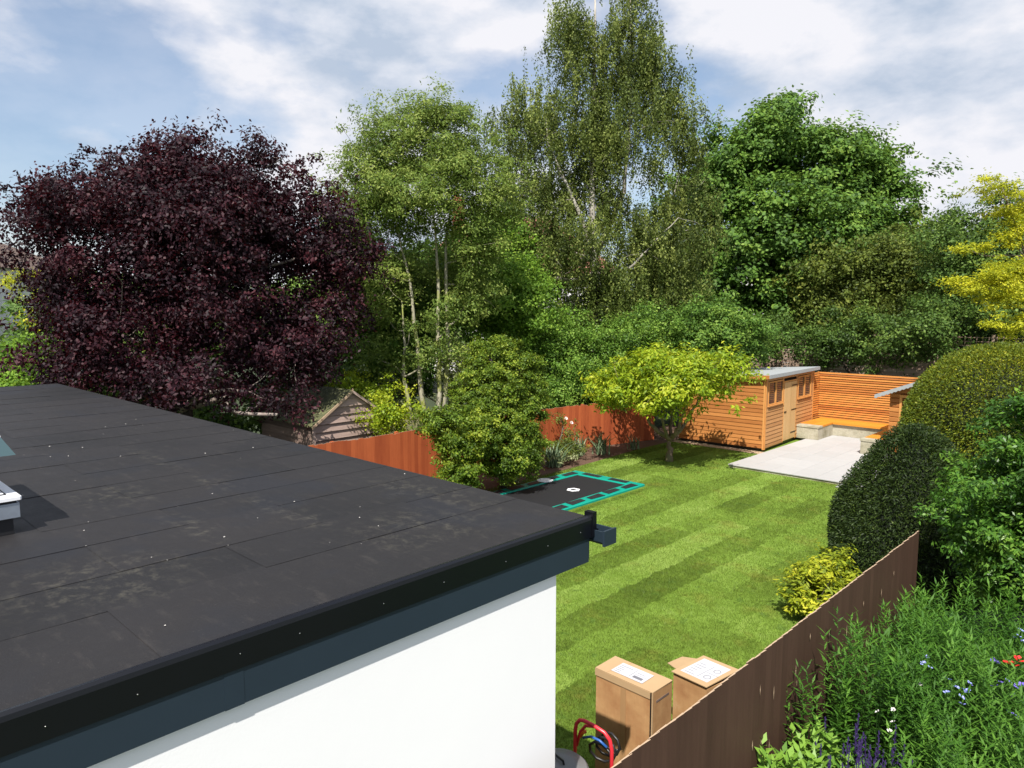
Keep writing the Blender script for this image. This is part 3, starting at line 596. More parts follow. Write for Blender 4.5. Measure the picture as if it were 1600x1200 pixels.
# ---------------------------------------------------------------- summerhouse
su = tag(empty('summerhouse', (-6.45, 22.85, 0.1)), 'timber summerhouse with open dark doorway and grey roof behind the golden clipped dome', 'shed')
lw = MB().prism([(0, 0), (-.03, .02), (-.03, .12), (0, .14), (.03, .12), (.03, .02)], 0, -.06, .20).mesh('wall_log', M['shed'])
for k in range(13): link('log', lw, su, (0, 0, k * .142))
MB().box(.20, -.04, 0, .26, .06, 1.72).box(1.9, -.04, 0, 1.97, .06, 1.72).box(.20, -.04, 1.721, 1.97, .06, 1.80).obj('door_frame', M['shedv'], su)
lw2 = MB().prism([(0, 0), (-.03, .02), (-.03, .12), (0, .14), (.03, .12), (.03, .02)], 0, 1.97, 2.5).mesh('wall_log_right', M['shed'])
for k in range(13): link('log', lw2, su, (0, 0, k * .142))
MB().box(-.04, .061, 0, .02, 2.3, 1.84).box(2.4, .061, 0, 2.46, 2.3, 1.84).box(.021, 2.24, 0, 2.399, 2.3, 1.84).box(.021, .061, 0, 2.399, 2.239, .03).obj('wall', M['shed'], su)
rp = 1.26; rs = 0.42
MB().add([(-.06, .0, 1.85), (2.58, .0, 1.85), (rp, .0, 1.85 + (rp + .06) * rs), (-.06, .05, 1.85), (2.58, .05, 1.85), (rp, .05, 1.85 + (rp + .06) * rs)], [(0, 1, 2), (5, 4, 3)]).obj('gable', M['shed'], su)
for s in (-1, 1):
    xe = rp - s * -1.66 if s > 0 else rp - 1.66
    ze = 1.85 + .06 * rs - (1.66 - rp) * rs; zr2 = 1.88 + (rp + .06) * rs; ze = zr2 - 1.66 * rs
    vs = [(xe, -.3, ze), (rp, -.3, zr2), (rp, 2.4, zr2), (xe, 2.4, ze), (xe, -.3, ze + .05), (rp, -.3, zr2 + .05), (rp, 2.4, zr2 + .05), (xe, 2.4, ze + .05)]
    MB().add(vs, [(0, 1, 2, 3), (7, 6, 5, 4), (0, 4, 5, 1), (0, 3, 7, 4), (3, 2, 6, 7)]).obj('roof', M['roofgrey'], su)
    bg_ = MB(); n_ = 16
    for k in range(n_):
        a, b_ = k / n_, (k + 1) / n_; X = lambda f: xe + (rp - xe) * f; Z = lambda f: ze + (zr2 - ze) * f
        mid = (a + b_) / 2; d1 = -.05
        bg_.add([(X(a), -.32, Z(a) - .05), (X(mid), -.32, Z(mid) - .075), (X(b_), -.32, Z(b_) - .05), (X(b_), -.32, Z(b_) + .045), (X(a), -.32, Z(a) + .045),
                 (X(a), -.303, Z(a) - .05), (X(mid), -.303, Z(mid) - .075), (X(b_), -.303, Z(b_) - .05), (X(b_), -.303, Z(b_) + .045), (X(a), -.303, Z(a) + .045)],
                [(0, 1, 2, 3, 4), (9, 8, 7, 6, 5), (4, 3, 8, 9), (0, 5, 6, 1), (1, 6, 7, 2)])
    bg_.obj('bargeboard', M['roofgrey'], su)

# ---------------------------------------------------------------- far panel fence with trellis
ff = tag(empty('panel_fence', (-14.5, 29.3, 0)), 'greyish panel fence with trellis top half hidden by shrubs behind the garden shed', 'fence')
fm = MB().box(0, 0, 0, 1.78, .02, .135).mesh('panel_board', M['farfence'])
for p in range(6):
    for k in range(19): link('board', fm, ff, (p * 1.86 + .05, .012 * (k % 2), .05 + k * .142))
    MB().box(p * 1.86 - .05, -.03, 0, p * 1.86 + .045, .07, 3.5).obj('post', M['farfence'], ff)
    tr = MB()
    for k in range(5): tr.box(p * 1.86 + .05, .0, 2.82 + k * .14, p * 1.86 + 1.8, .015, 2.845 + k * .14)
    for k in range(10): tr.box(p * 1.86 + .1 + k * .18, .016, 2.80, p * 1.86 + .125 + k * .18, .03, 3.44)
    tr.obj('trellis', M['farfence'], ff)

# ---------------------------------------------------------------- sunken trampoline
tp = tag(empty('trampoline', (-10.8, 13.05, .03)), 'in ground rectangular trampoline with teal and black safety pads sunk in the lawn', 'trampoline')
hx, hy = 1.10, 1.82
MB().box(-hx + .3, -hy + .3, -.005, hx - .3, hy - .3, .03).obj('jumping_mat', M['tmat'], tp)
MB().box(-hx + .03, -hy + .03, -.02, hx - .03, hy - .03, -.006).obj('pit', M['seal'], tp)
def pad(x0, y0, x1, y1): MB().bbox(x0, y0, 0, x1, y1, .055, .015).obj('safety_pad', M['tealpad'], tp)
pad(-hx, -hy, -hx + .33, hy); pad(hx - .33, -hy, hx, hy); pad(-hx + .331, hy - .33, hx - .331, hy); pad(-hx + .331, -hy, hx - .331, -hy + .33)
for s in (-1, 1):
    for k in range(5):
        yc = -hy + .48 + k * (2 * hy - .96) / 4; xc = s * (hx - .165); w_ = .098; sk = .03 * (-1) ** k
        MB().add([(xc - w_ + sk, yc - .23, .057), (xc + w_, yc - .26, .057), (xc + w_ + sk, yc + .23, .057), (xc - w_, yc + .26, .057), (xc - w_ + sk, yc - .23, .066), (xc + w_, yc - .26, .066), (xc + w_ + sk, yc + .23, .066), (xc - w_, yc + .26, .066)],
                 [(0, 3, 2, 1), (4, 5, 6, 7), (0, 1, 5, 4), (1, 2, 6, 5), (2, 3, 7, 6), (3, 0, 4, 7)]).obj('pad_patch', M['blackpad'], tp)
    for k in range(2):
        xc = -.42 + k * .84; yc = s * (hy - .165); MB().box(xc - .27, yc - .09, .057, xc + .27, yc + .09, .066).obj('pad_patch', M['blackpad'], tp)
rg = MB(); rg.lathe([(.075, .031), (.17, .031), (.17, .034), (.075, .034)], 6).obj('printed_ring', M['white'], tp, loc=(.12, .22, 0))
rg = MB(); rg.lathe([(.0, .068), (.22, .068), (.20, .080), (.0, .076)], 7).obj('printed_badge', M['white'], tp, loc=(-hx + .2, .35, 0))

# ---------------------------------------------------------------- boxes, sack truck, bin
def carton(label, p, ang, w, d, h):
    b_ = tag(empty('cardboard_box', p, ang), label, 'box')
    MB().box(0, 0, 0, w, d, h - .012).obj('carton', M['card'], b_)
    return b_
b1 = carton('tall narrow cardboard box standing upright behind the red sack truck', (-3.83, 5.12, .03), R(-1), .62, .30, 1.07)
MB().add([(-.006, -.006, 1.064), (.62, -.006, 1.062), (.625, .30, 1.062), (-.006, .30, 1.066), (-.006, -.006, 1.071), (.62, -.006, 1.069), (.625, .30, 1.069), (-.006, .30, 1.073)], [(3, 2, 1, 0), (4, 5, 6, 7), (0, 1, 5, 4), (1, 2, 6, 5), (2, 3, 7, 6), (3, 0, 4, 7)]).obj('top_flap', M['cardlight'], b1)
MB().box(-.008, -.008, 1.00, .60, -.001, 1.062).box(.612, -.008, .2, .624, -.001, 1.06).obj('edge_flap', M['cardlight'], b1)
MB().box(.596, -.0085, .2, .606, -.0005, 1.06).obj('open_seam', M['black'], b1)
MB().box(.6205, .05, .955, .6225, .25, .975).obj('handle_slot', M['oldwood'], b1)
lb = MB().box(.13, .05, 1.0735, .47, .24, 1.0755).obj('shipping_label', M['paper'], b1)
ink = MB()
for k in range(5): ink.box(.15, .07 + k * .03, 1.0757, .15 + rnd.uniform(.05, .13), .076 + k * .03, 1.0762)
ink.box(.31, .07, 1.0757, .314, .22, 1.0762).box(.33, .14, 1.0757, .45, .144, 1.0762).box(.34, .08, 1.0757, .44, .12, 1.0762).box(.34, .17, 1.0757, .42, .176, 1.0762)
ink.obj('label_print', M['ink'], lb)
MB().box(.28, -.0045, .0, .34, -.0015, .99).obj('parcel_tape', M['tape'], b1)
MB().add([(.12, .0, 1.0712), (.125, .0, 1.0712), (.19, .3, 1.0732), (.185, .3, 1.0732)], [(0, 1, 2, 3)]).obj('crease', M['card'], b1)
b2 = carton('opened cardboard box with a white label on its flap close to the brown fence', (-3.47, 5.88, .03), R(-10), .40, .44, .88)
lid2 = MB().add([(.0, -.02, 0), (.42, -.02, 0), (.42, .47, 0), (.0, .46, 0), (.0, -.02, .008), (.42, -.02, .008), (.42, .47, .008), (.0, .46, .008)], [(3, 2, 1, 0), (4, 5, 6, 7), (0, 1, 5, 4), (1, 2, 6, 5), (2, 3, 7, 6), (3, 0, 4, 7)]).obj('top_flap', M['cardlight'], b2, loc=(-.01, 0, .872), rot=(R(2), R(-3), 0))
MB().add([(0, .06, .865), (0, .42, .865), (-.20, .36, .83), (-.20, .14, .83), (0, .06, .871), (0, .42, .871), (-.20, .36, .836), (-.20, .14, .836)], [(0, 1, 2, 3), (7, 6, 5, 4), (0, 4, 5, 1), (2, 6, 7, 3), (0, 3, 7, 4)]).obj('side_flap', M['cardlight'], b2)
MB().box(.05, .05, .0085, .37, .41, .0105).obj('shipping_label', M['paper'], lid2)
ink = MB()
for k in range(6): ink.box(.08, .08 + k * .045, .0107, .08 + rnd.uniform(.05, .12), .086 + k * .045, .0112)
ink.box(.23, .07, .0107, .234, .34, .0112).box(.25, .2, .0107, .38, .204, .0112); ink.lathe([(.03, .0107), (.037, .0107), (.037, .0112)], 14, (.31, .13, 0)); ink.lathe([(.03, .0107), (.037, .0107), (.037, .0112)], 14, (.31, .28, 0))
ink.obj('label_print', M['ink'], lid2)
trk = tag(empty('sack_truck', (-3.35, 4.45, 0.03), R(8)), 'red tubular sack truck leaning in front of the tall cardboard box', 'trolley')
hd = [(-.17, 0, 0), (-.17, 0, .90), (-.16, 0, .96), (-.13, 0, 1.0), (-.09, 0, 1.01), (0, 0, 1.0), (.10, 0, .975), (.15, 0, .93), (.17, 0, .85), (.17, 0, 0)]
MB().tube(hd, .016, 10).obj('frame', M['red'], trk, smooth=True)
MB().tube([(-.16, .01, .76), (-.14, .03, .88), (-.09, .03, .95), (0, .01, .985)], .013, 8).obj('grab_bar', M['red'], trk, smooth=True)
MB().tube([(-.2, 0, .55), (.2, 0, .55)], .012, 8).tube([(-.2, 0, .22), (.2, 0, .22)], .012, 8).obj('crossbar', M['red'], trk)
MB().box(-.2, -.25, 0, .2, .0, .01).obj('toe_plate', M['red'], trk)
for s in (-1, 1):
    wh = MB().lathe([(.04, -.03), (.10, -.035), (.125, -.02), (.125, .02), (.10, .035), (.04, .03)], 18).obj('wheel', M['black'], trk, loc=(s * .26, .08, .125), rot=(0, R(90), 0))
MB().tube([(.02 + .12 * math.cos(a * .7) * (1 - a * .01), .06 + .01 * a, 0.72 + .09 * math.sin(a * .7)) for a in range(27)], .012, 7).obj('coiled_hose', M['black'], trk, smooth=True)
MB().tube([(-.12, .04, .83), (-.05, .05, .86), (.03, .05, .855), (.10, .05, .82)], .011, 7).obj('blue_strap', M['blue'], trk, smooth=True)
MB().tube([(-.14, .03, .84), (-.11, .03, .89), (-.09, .03, .90)], .016, 7).obj('orange_clip', M['orange'], trk, smooth=True)
bi = tag(empty('bin', (-3.33, 3.98, -0.01)), 'round bin with a grey lid and white rim beside the white wall', 'bin')
MB().lathe([(0, 0), (.19, 0), (.225, .86), (.24, .86), (.24, .90), (.23, .905)], 28).obj('body', M['binwhite'], bi, smooth=True)
MB().lathe([(.232, .88), (.236, .915), (.215, .935), (.17, .945), (.165, .955), (.10, .965), (.0, .968)], 28).obj('lid', M['binlid'], bi, smooth=True)
MB().tube([(-.06, .02, .965), (-.05, .02, .99), (.05, .0, .99), (.06, .0, .965)], .009, 6).obj('lid_handle', M['black'], bi)

# ---------------------------------------------------------------- foliage
def leaves(p, axis, nrm, L, Wd, fold=0.15):
    n = len(p); axis = unit(axis); s = unit(np.cross(axis, nrm)); nn = np.cross(s, axis)
    L = (L * RG.uniform(0.7, 1.25, n))[:, None]; w = (Wd * RG.uniform(0.7, 1.25, n))[:, None]
    a = p - axis * L * 0.5; t = p + axis * L * 0.5; m = p - axis * L * 0.05 + nn * w * fold
    return np.stack([a, m + s * w * 0.5, t, m - s * w * 0.5], 1)
def cluster_pts(lobes, n_cl, surf=0.6, bump=0.22, flat=0.0):
    vol = np.array([l[3] * l[4] * l[5] for l in lobes]) ** 0.72; pr = vol / vol.sum()
    cnt = RG.multinomial(n_cl, pr); C_ = []; D_ = []
    for (cx, cy, cz, rx, ry, rz), k in zip(lobes, cnt):
        d = unit(RG.normal(size=(k, 3))); bd = unit(RG.normal(size=(22, 3))); am = RG.uniform(-bump, bump, 22)
        f = 1 + (np.maximum(0, d @ bd.T) ** 9 * am).sum(1) * 1.3
        r = np.where(RG.random(k) < surf, RG.uniform(0.80, 1.0, k), RG.random(k) ** 0.45 * 0.85) * f
        C_.append(np.array([cx, cy, cz]) + d * r[:, None] * np.array([rx, ry, rz])); D_.append(d)
    return np.concatenate(C_), np.concatenate(D_)
def crown(lobes, n_cl, per, rc, L, Wd, cs=(1, 1, .7), surf=.6, bump=.22, up=0.5, outw=0.6, rndn=0.6, droop=0.2, strand=0.0, zmin=0.15, tint_c=0.4, fold=.15, sup=6, sr=1.15):
    ks = sup; nsup = max(1, n_cl // ks)
    c0, d0 = cluster_pts(lobes, nsup, surf, bump)
    so = RG.normal(size=(len(c0), ks, 3)) * np.array([1, 1, .62]) * (sr * rc) * RG.uniform(.6, 1.3, (len(c0), 1, 1))
    c = (c0[:, None] + so).reshape(-1, 3); d = np.repeat(d0, ks, 0); sd = unit(so.reshape(-1, 3)); ct = np.repeat(RG.normal(0, 1, len(c0)), ks)
    ok = c[:, 2] > zmin; c = c[ok]; d = d[ok]; sd = sd[ok]; ct = ct[ok]; k = len(c)
    rr = rc * RG.uniform(.6, 1.35, k)
    off = RG.normal(size=(k, per, 3)) * 0.5 * np.array(cs) * rr[:, None, None]
    if strand > 0:
        off[:, :, 2] -= RG.random((k, per)) * strand * RG.uniform(.4, 1.5, k)[:, None]
    p = (c[:, None] + off).reshape(-1, 3); dl = np.repeat(d, per, 0); sl_ = np.repeat(sd, per, 0); ol = unit(off.reshape(-1, 3))
    n = len(p); nrm = unit(dl * outw * 0.45 + sl_ * outw * .45 + ol * outw * 0.45 + np.array([0, 0, up]) + RG.normal(size=(n, 3)) * rndn)
    ax = RG.normal(size=(n, 3)) + ol * .8 + np.array([0, 0, -droop * 2]); ax = ax - nrm * (ax * nrm).sum(1, keepdims=True)
    tint = np.clip(np.repeat(.45 + ct * tint_c * .35 + RG.normal(0, tint_c * .3, k), per) + RG.normal(0, .16, n), 0, 1)
    ok = p[:, 2] > zmin
    return leaves(p[ok], ax[ok], nrm[ok], L, Wd, fold), tint[ok], c
def pxlobes(L):   # (x, y, depth, half width px, half height px[, half depth m])
    o = []
    for l in L:
        x, y, d, rx, ry = l[:5]; c = at(x, y, d); k = d / 1125.0; rd = l[5] if len(l) > 5 else rx * k * .9
        o.append((c[0], c[1], c[2], (rx * k + rd) / 2, (rx * k + rd) / 2, ry * k))
    return o
def limb(m, a, b_, r0, r1, n=6, wob=.06, sag=0.0, sides=6):
    a = np.array(a, float); b_ = np.array(b_, float); ln = np.linalg.norm(b_ - a); pts = []; rr = []; o = RG.normal(size=3) * wob * ln; o2 = RG.normal(size=3) * wob * ln * .5
    for i in range(n + 1):
        t = i / n; pts.append(a + (b_ - a) * t + o * math.sin(math.pi * t) + o2 * math.sin(2 * math.pi * t) + np.array([0, 0, sag * ln * math.sin(math.pi * t)])); rr.append(r0 + (r1 - r0) * t)
    m.tube(pts, rr, sides); return pts
def tree(name, label, cat, base, lobes, leafm, bark, tr=.15, n_cl=500, per=60, trunks=None, nbr=60, group=None, twigm=None, split=None, rb=.35, trad=None, **kw):
    base = np.array([base[0], base[1], 0.0]); root = tag(empty(name, tuple(base)), label, cat, group)
    V, t, c = crown(lobes, n_cl, per, **kw)
    o = link('crown', fast_mesh(name + '_crown', V - base, 4, t, leafm), root); o['kind'] = 'stuff'
    lob = [np.array(l[:3]) for l in lobes]
    if bark:
        tm = MB(); bmm = MB(); ends = []
        if trunks is None:
            top = max(lob, key=lambda q: q[2]) ; top = top * .9 + base * .1; top[2] = max(q[2] for q in lob); trunks = [[base, base * .6 + top * .4 + RG.normal(size=3) * np.array([.1, .1, 0]), top]]
        pool = []
        for ti, T in enumerate(trunks):
            kr = (trad[ti] if trad else 1.0); T = [np.array(q, float) for q in T]
            fine = []
            for i in range(len(T) - 1):
                for s in range(5): fine.append(T[i] + (T[i + 1] - T[i]) * s / 5 + RG.normal(size=3) * .02)
            fine.append(T[-1]); n = len(fine); tm.tube([q - base for q in fine], [kr * tr * (1 - .88 * i / n) for i in range(n)], 8)
            pool += [(q, kr * tr * (1 - .88 * i / n)) for i, q in enumerate(fine) if i > n * .25]
        mains = []
        for q in lob:
            p, r = min(pool, key=lambda z: np.linalg.norm(z[0] - q) + 2.0 * max(0, z[0][2] - q[2] + .3))
            pts = limb(bmm, p - base, q - base, r * .6, r * .25, wob=.08); mains += [(x + base, r * .25) for x in pts[2:]]
        if len(c) and nbr:
            for i in RG.choice(len(c), min(nbr, len(c)), replace=False):
                p, r = min(mains + pool, key=lambda z: np.linalg.norm(z[0] - c[i])); limb(bmm, p - base, c[i] - base, max(.008, r * rb), .005, n=4, wob=.1, sides=4)
        tm.obj('trunk', bark, root, smooth=True); b_ = bmm.obj('branches', twigm or bark, root, smooth=True); b_['kind'] = 'stuff'
    return root

# far houses
def house(label, c, d, w, dep, eave, ridge, wallm, roofm, rz, chim=True, base=(0,)):
    h = tag(empty('house', (c[0], c[1], 0), rz), label, 'house')
    MB().box(-w / 2, -dep / 2, 0, w / 2, dep / 2, eave).obj('wall', wallm, h)
    rf = MB().add([(-w / 2 - .4, -dep / 2 - .4, eave), (w / 2 + .4, -dep / 2 - .4, eave), (w / 2 + .4, dep / 2 + .4, eave), (-w / 2 - .4, dep / 2 + .4, eave), (-w / 2 + dep * .45, 0, ridge), (w / 2 - dep * .45, 0, ridge)],
                  [(3, 2, 1, 0), (0, 1, 5, 4), (1, 2, 5), (2, 3, 4, 5), (3, 0, 4)]).obj('roof', roofm, h)
    if chim: MB().box(-.4, -.4, ridge - 1, .4, .4, ridge + 1.3).box(-.3, -.15, ridge + 1.3, 0, .15, ridge + 1.7).obj('chimney', M['brick'], h, loc=(-w * .28, 0, 0))
    for x in (-w * .3, 0, w * .3):
        for z in (1.2, 4.0):
            if z + 1.3 > eave: continue
            wn = MB().box(-.62, -.06, 0, .62, -.0, 1.25).obj('window', M['white'], h, loc=(x, -dep / 2, z)); MB().box(-.53, -.075, .08, -.03, -.061, 1.17).box(.03, -.075, .08, .53, -.061, 1.17).obj('pane', M['win'], wn)
    MB().box(-w / 2 - .45, -dep / 2 - .5, eave - .12, w / 2 + .45, -dep / 2 - .4, eave).obj('gutter', M['black'], h)
    return h
pA = at(800, 500, 50); house('white rendered house with a red tiled roof glimpsed between the birch and the rowan', pA, 50, 13, 9, 6.6, 10.6, M['housewall'], M['tile'], YAW)
pB = at(1110, 500, 54); house('white house glimpsed under the big green maple at the right', pB, 54, 9, 8, 7.6, 9.8, M['housewall'], M['tilebrown'], YAW, chim=False)
pC = at(-70, 500, 42); hC = house('white house with a brown tiled roof at the left edge behind the purple tree', pC, 42, 9.5, 9, 6.6, 9.0, M['housewall'], M['tilebrown'], YAW, chim=False)
MB().tube([(4.0, -5.0, 6.4), (4.0, -5.0, 8.4)], .16, 8).obj('flue_pipe', M['black'], hC)

PL = pxlobes
# purple plum
tree('plum_tree', 'large purple leaved plum tree overhanging the far edge of the flat roof', 'tree', tuple(at(290, 700, 17.6)[:2]),
     PL([(385, 375, 18.1, 75, 60, 1.0), (330, 300, 17.6, 80, 55, 1.2), (255, 300, 17.6, 60, 50, 1.2), (300, 390, 17.6, 167, 132, 2.2), (166, 400, 17.3, 106, 114, 1.8), (442, 420, 18.2, 101, 123, 1.3), (252, 298, 17.6, 123, 62, 1.5), (395, 298, 18, 79, 62, 1.2), (122, 330, 17.5, 50, 53, 1.0), (509, 380, 18.6, 55, 70, 1.0), (194, 530, 17.0, 132, 66, 1.6), (395, 530, 17.6, 106, 62, 1.2), (471, 550, 17.9, 66, 53, 0.9), (281, 585, 16.8, 132, 40, 1.2), (137, 570, 16.8, 79, 35, 1.0), (94, 490, 17.3, 35, 53, 0.8), (386, 612, 16.6, 62, 32, 0.7), (70, 320, 17.5, 26, 19, 0.4), (156, 248, 17.5, 23, 30, 0.3), (286, 236, 17.5, 23, 26, 0.3), (393, 238, 17.8, 19, 25, 0.3), (333, 248, 17.5, 19, 21, 0.3), (205, 254, 17.5, 26, 23, 0.3), (442, 248, 18, 26, 26, 0.4), (243, 233, 17.5, 12, 21, 0.2), (433, 648, 16.3, 32, 19, 0.4), (561, 395, 18.6, 19, 35, 0.3), (533, 470, 18.5, 26, 44, 0.5)]),
     M['plum'], M['dbark'], tr=.2, n_cl=3300, per=50, nbr=300, twigm=M['twig'], rc=.30, L=.105, Wd=.06, cs=(1, 1, .8), surf=.6, bump=.35, up=.35, droop=.3, zmin=.6, rb=.42)

# rowan with several stems
tree('rowan_tree', 'tall slender rowan with several pale mossy stems and feathery green leaves', 'tree', tuple(at(672, 700, 21)[:2]),
     PL([(650, 215, 21, 85, 58, 1.4), (700, 255, 21, 80, 65, 1.3), (590, 275, 21, 65, 60, 1.1), (555, 250, 21, 30, 40, .6), (655, 310, 21, 105, 62, 1.6), (600, 390, 21, 60, 62, 1.0), (745, 340, 21, 45, 60, .8), (680, 175, 21, 50, 26, .7), (640, 450, 22.8, 80, 50, .8), (580, 490, 22.4, 50, 60, .8), (740, 240, 21, 50, 40, .8), (545, 300, 21, 26, 50, .5), (560, 350, 21.3, 36, 46, .6), (770, 300, 21, 24, 60, .5), (720, 430, 22.8, 40, 50, .6), (600, 440, 20.6, 34, 60, .4), (560, 420, 21, 34, 50, .5), (735, 470, 21.3, 34, 50, .4), (590, 560, 20.8, 26, 44, .4), (740, 400, 21, 30, 40, .4), (662, 575, 20.4, 14, 40, .2), (700, 500, 20.6, 16, 40, .2), (640, 520, 20.4, 12, 40, .2), (715, 560, 20.8, 14, 30, .2)]),
     M['rowan'], M['pbark'], tr=.085, n_cl=2150, per=58, nbr=170, twigm=M['pbark'],
     trunks=[[at(680, 690, 21), at(688, 560, 21), at(682, 400, 21), at(668, 230, 21)], [at(665, 690, 20.8), at(655, 560, 20.8), at(640, 440, 20.8), at(610, 310, 21)], [at(690, 690, 21.2), at(700, 540, 21.2), at(696, 380, 21.2), at(715, 280, 21.2)], [at(650, 690, 20.6), at(632, 590, 20.6), at(628, 470, 20.6)]],
     rc=.30, L=.10, Wd=.042, cs=(1, 1, .6), surf=.5, bump=.45, up=.6, droop=.2, rb=.3)

# weeping birch
tree('birch_tree', 'very tall weeping silver birch with pale trunk rising above the other trees', 'tree', tuple(at(932, 640, 27)[:2]),
     PL([(895, 30, 27, 42, 60, 1.0), (985, 20, 27, 48, 70, 1.1), (925, 100, 27, 62, 62, 1.4), (1010, 110, 27, 60, 60, 1.2), (1045, 150, 27, 40, 45, .8), (835, 155, 27, 58, 42, 1.2), (880, 200, 27, 78, 60, 1.6), (800, 205, 27, 36, 45, .8), (960, 200, 27, 90, 70, 1.8), (1075, 215, 27.5, 40, 42, .8),
         (1060, 290, 27, 58, 60, 1.3), (850, 300, 27, 72, 60, 1.4), (940, 320, 27, 72, 60, 1.5), (1020, 370, 27, 80, 60, 1.5), (880, 390, 26.5, 80, 55, 1.4), (960, 440, 26.5, 70, 50, 1.3), (1050, 440, 26.8, 55, 60, 1.2), (830, 380, 27, 40, 60, .8), (1085, 360, 27, 40, 60, .8), (800, 300, 27, 36, 50, .7), (900, 470, 26.5, 50, 36, .9), (830, 450, 26.5, 40, 36, .8)]),
     M['birch'], M['wbark'], tr=.19, n_cl=3900, per=56, tint_c=.65, trad=[1, .55, .25, .6, .7], nbr=230, twigm=M['wbark'],
     trunks=[[at(932, 640, 27), at(930, 450, 26.9), at(925, 330, 26.5), at(928, 160, 27), at(930, 0, 27)], [at(934, 420, 26.8), at(905, 330, 26.4), at(860, 235, 26.3), at(850, 170, 26.9)], [at(985, 420, 26), at(1030, 370, 25.8), at(1060, 340, 25.8)], [at(930, 400, 27), at(975, 300, 27), at(985, 180, 27), at(985, 0, 27)], [at(1018, 640, 27.5), at(1020, 500, 27.5), at(1040, 380, 27.5), at(1060, 270, 27.5)]],
     rc=.26, L=.095, Wd=.06, cs=(.55, .55, .6), strand=1.1, surf=.55, bump=.5, up=.1, outw=.7, droop=.9, rb=.22)

# broad maple
tree('maple_tree', 'broad rounded dark green maple standing behind the garden shed', 'tree', tuple(at(1215, 620, 34)[:2]),
     PL([(1190, 225, 34, 72, 58, 2.0), (1150, 260, 34, 62, 50, 1.8), (1280, 260, 34, 80, 55, 2.2), (1340, 290, 34, 55, 55, 1.8), (1110, 280, 34, 40, 60, 1.4), (1230, 380, 33, 110, 70, 2.6), (1330, 370, 33, 80, 60, 2.2), (1390, 360, 33.5, 36, 55, 1.2), (1130, 390, 33.5, 70, 60, 2.0), (1370, 440, 33, 62, 50, 1.6), (1140, 470, 33, 72, 40, 1.8), (1250, 460, 33, 110, 50, 2.0), (1215, 190, 34, 55, 26, 1.2), (1310, 232, 34, 50, 28, 1.2), (1270, 320, 33.5, 70, 45, 1.8), (1150, 320, 34, 36, 30, 1.2), (1370, 300, 34, 26, 36, 1), (1350, 262, 34, 30, 26, 1), (1095, 330, 34, 40, 50, 1.2), (1410, 400, 33.5, 22, 40, .8), (1090, 430, 34, 40, 60, 1.2)]),
     M['maple'], M['dbark'], tr=.32, n_cl=2700, per=52, nbr=90, twigm=M['dbark'],
     trunks=[[at(1215, 620, 34), at(1212, 440, 34), at(1195, 330, 34), at(1190, 250, 34)], [at(1213, 430, 34), at(1260, 330, 34), at(1290, 270, 34)], [at(1205, 400, 34), at(1150, 330, 34), at(1120, 280, 34)]],
     rc=.52, L=.20, Wd=.14, cs=(1, 1, .6), surf=.6, bump=.5, up=.7, outw=.8, rndn=.45)

def simple(name, label, cat, lobes, mat, bark='dbark', tr=.1, **kw):
    L_ = PL(lobes); c = np.mean([l[:2] for l in L_], 0); d = dict(n_cl=300, per=50, rc=.3, L=.10, Wd=.06, nbr=12); d.update(kw)
    return tree(name, label, cat, d.pop('base', (c[0], c[1])), L_, M[mat], M[bark] if bark else None, tr=tr, **d)

# row of background trees and shrubs
simple('background_tree', 'dark olive tree between the big maple and the golden robinia', 'tree', [(1330, 430, 30, 60, 62), (1290, 470, 30, 60, 60), (1400, 420, 30, 60, 50), (1370, 500, 29.5, 80, 50), (1445, 400, 31, 40, 45), (1440, 470, 30, 55, 60)], 'olive', n_cl=850, per=52, rc=.42, L=.15, Wd=.09, nbr=80)
simple('background_tree', 'dark green tree under the golden robinia boughs at the right edge', 'tree', [(1540, 380, 26, 60, 55), (1500, 420, 26, 60, 70), (1590, 350, 26, 50, 50), (1600, 440, 25, 60, 80), (1530, 500, 25, 80, 50), (1480, 360, 27, 26, 26), (1440, 520, 25, 50, 40)], 'dark', n_cl=900, per=52, rc=.4, L=.12, Wd=.07, nbr=70)
simple('robinia_tree', 'golden yellow robinia with layered feathery boughs at the right edge', 'tree', [(1545, 292, 19, 42, 14, .5), (1590, 325, 19, 22, 34, .5), (1575, 375, 19, 62, 20, .6), (1510, 388, 19, 34, 10, .4), (1590, 420, 18.5, 60, 20, .6), (1530, 440, 18.5, 40, 20, .5), (1570, 470, 18.5, 55, 26, .6), (1600, 510, 18.5, 36, 18, .5), (1545, 505, 18.5, 22, 9, .3), (1710, 350, 19, 60, 70, 1.2)],
       'gold', bark='bark', n_cl=560, per=64, rc=.24, L=.08, Wd=.036, cs=(1, 1, .4), sr=.7, up=.9, base=tuple(at(1720, 600, 19)[:2]), nbr=90, surf=.4, bump=.5)
simple('background_shrub', 'dense dark shrub hedge behind the slatted screen', 'shrub', [(1340, 540, 27.8, 50, 50), (1400, 545, 27.8, 50, 45), (1460, 545, 27.8, 50, 45), (1530, 540, 27.5, 60, 40), (1290, 530, 28, 22, 50), (1200, 530, 28, 60, 30)], 'dark', n_cl=950, per=52, rc=.3, L=.11, Wd=.065, nbr=40)
simple('laurel_shrub', 'rounded glossy green laurel behind the small yellow green tree', 'shrub', [(1115, 520, 25, 68, 48), (1165, 530, 25, 36, 36), (1070, 540, 25, 36, 30)], 'maple', n_cl=520, per=55, rc=.26, L=.12, Wd=.06, up=.6)
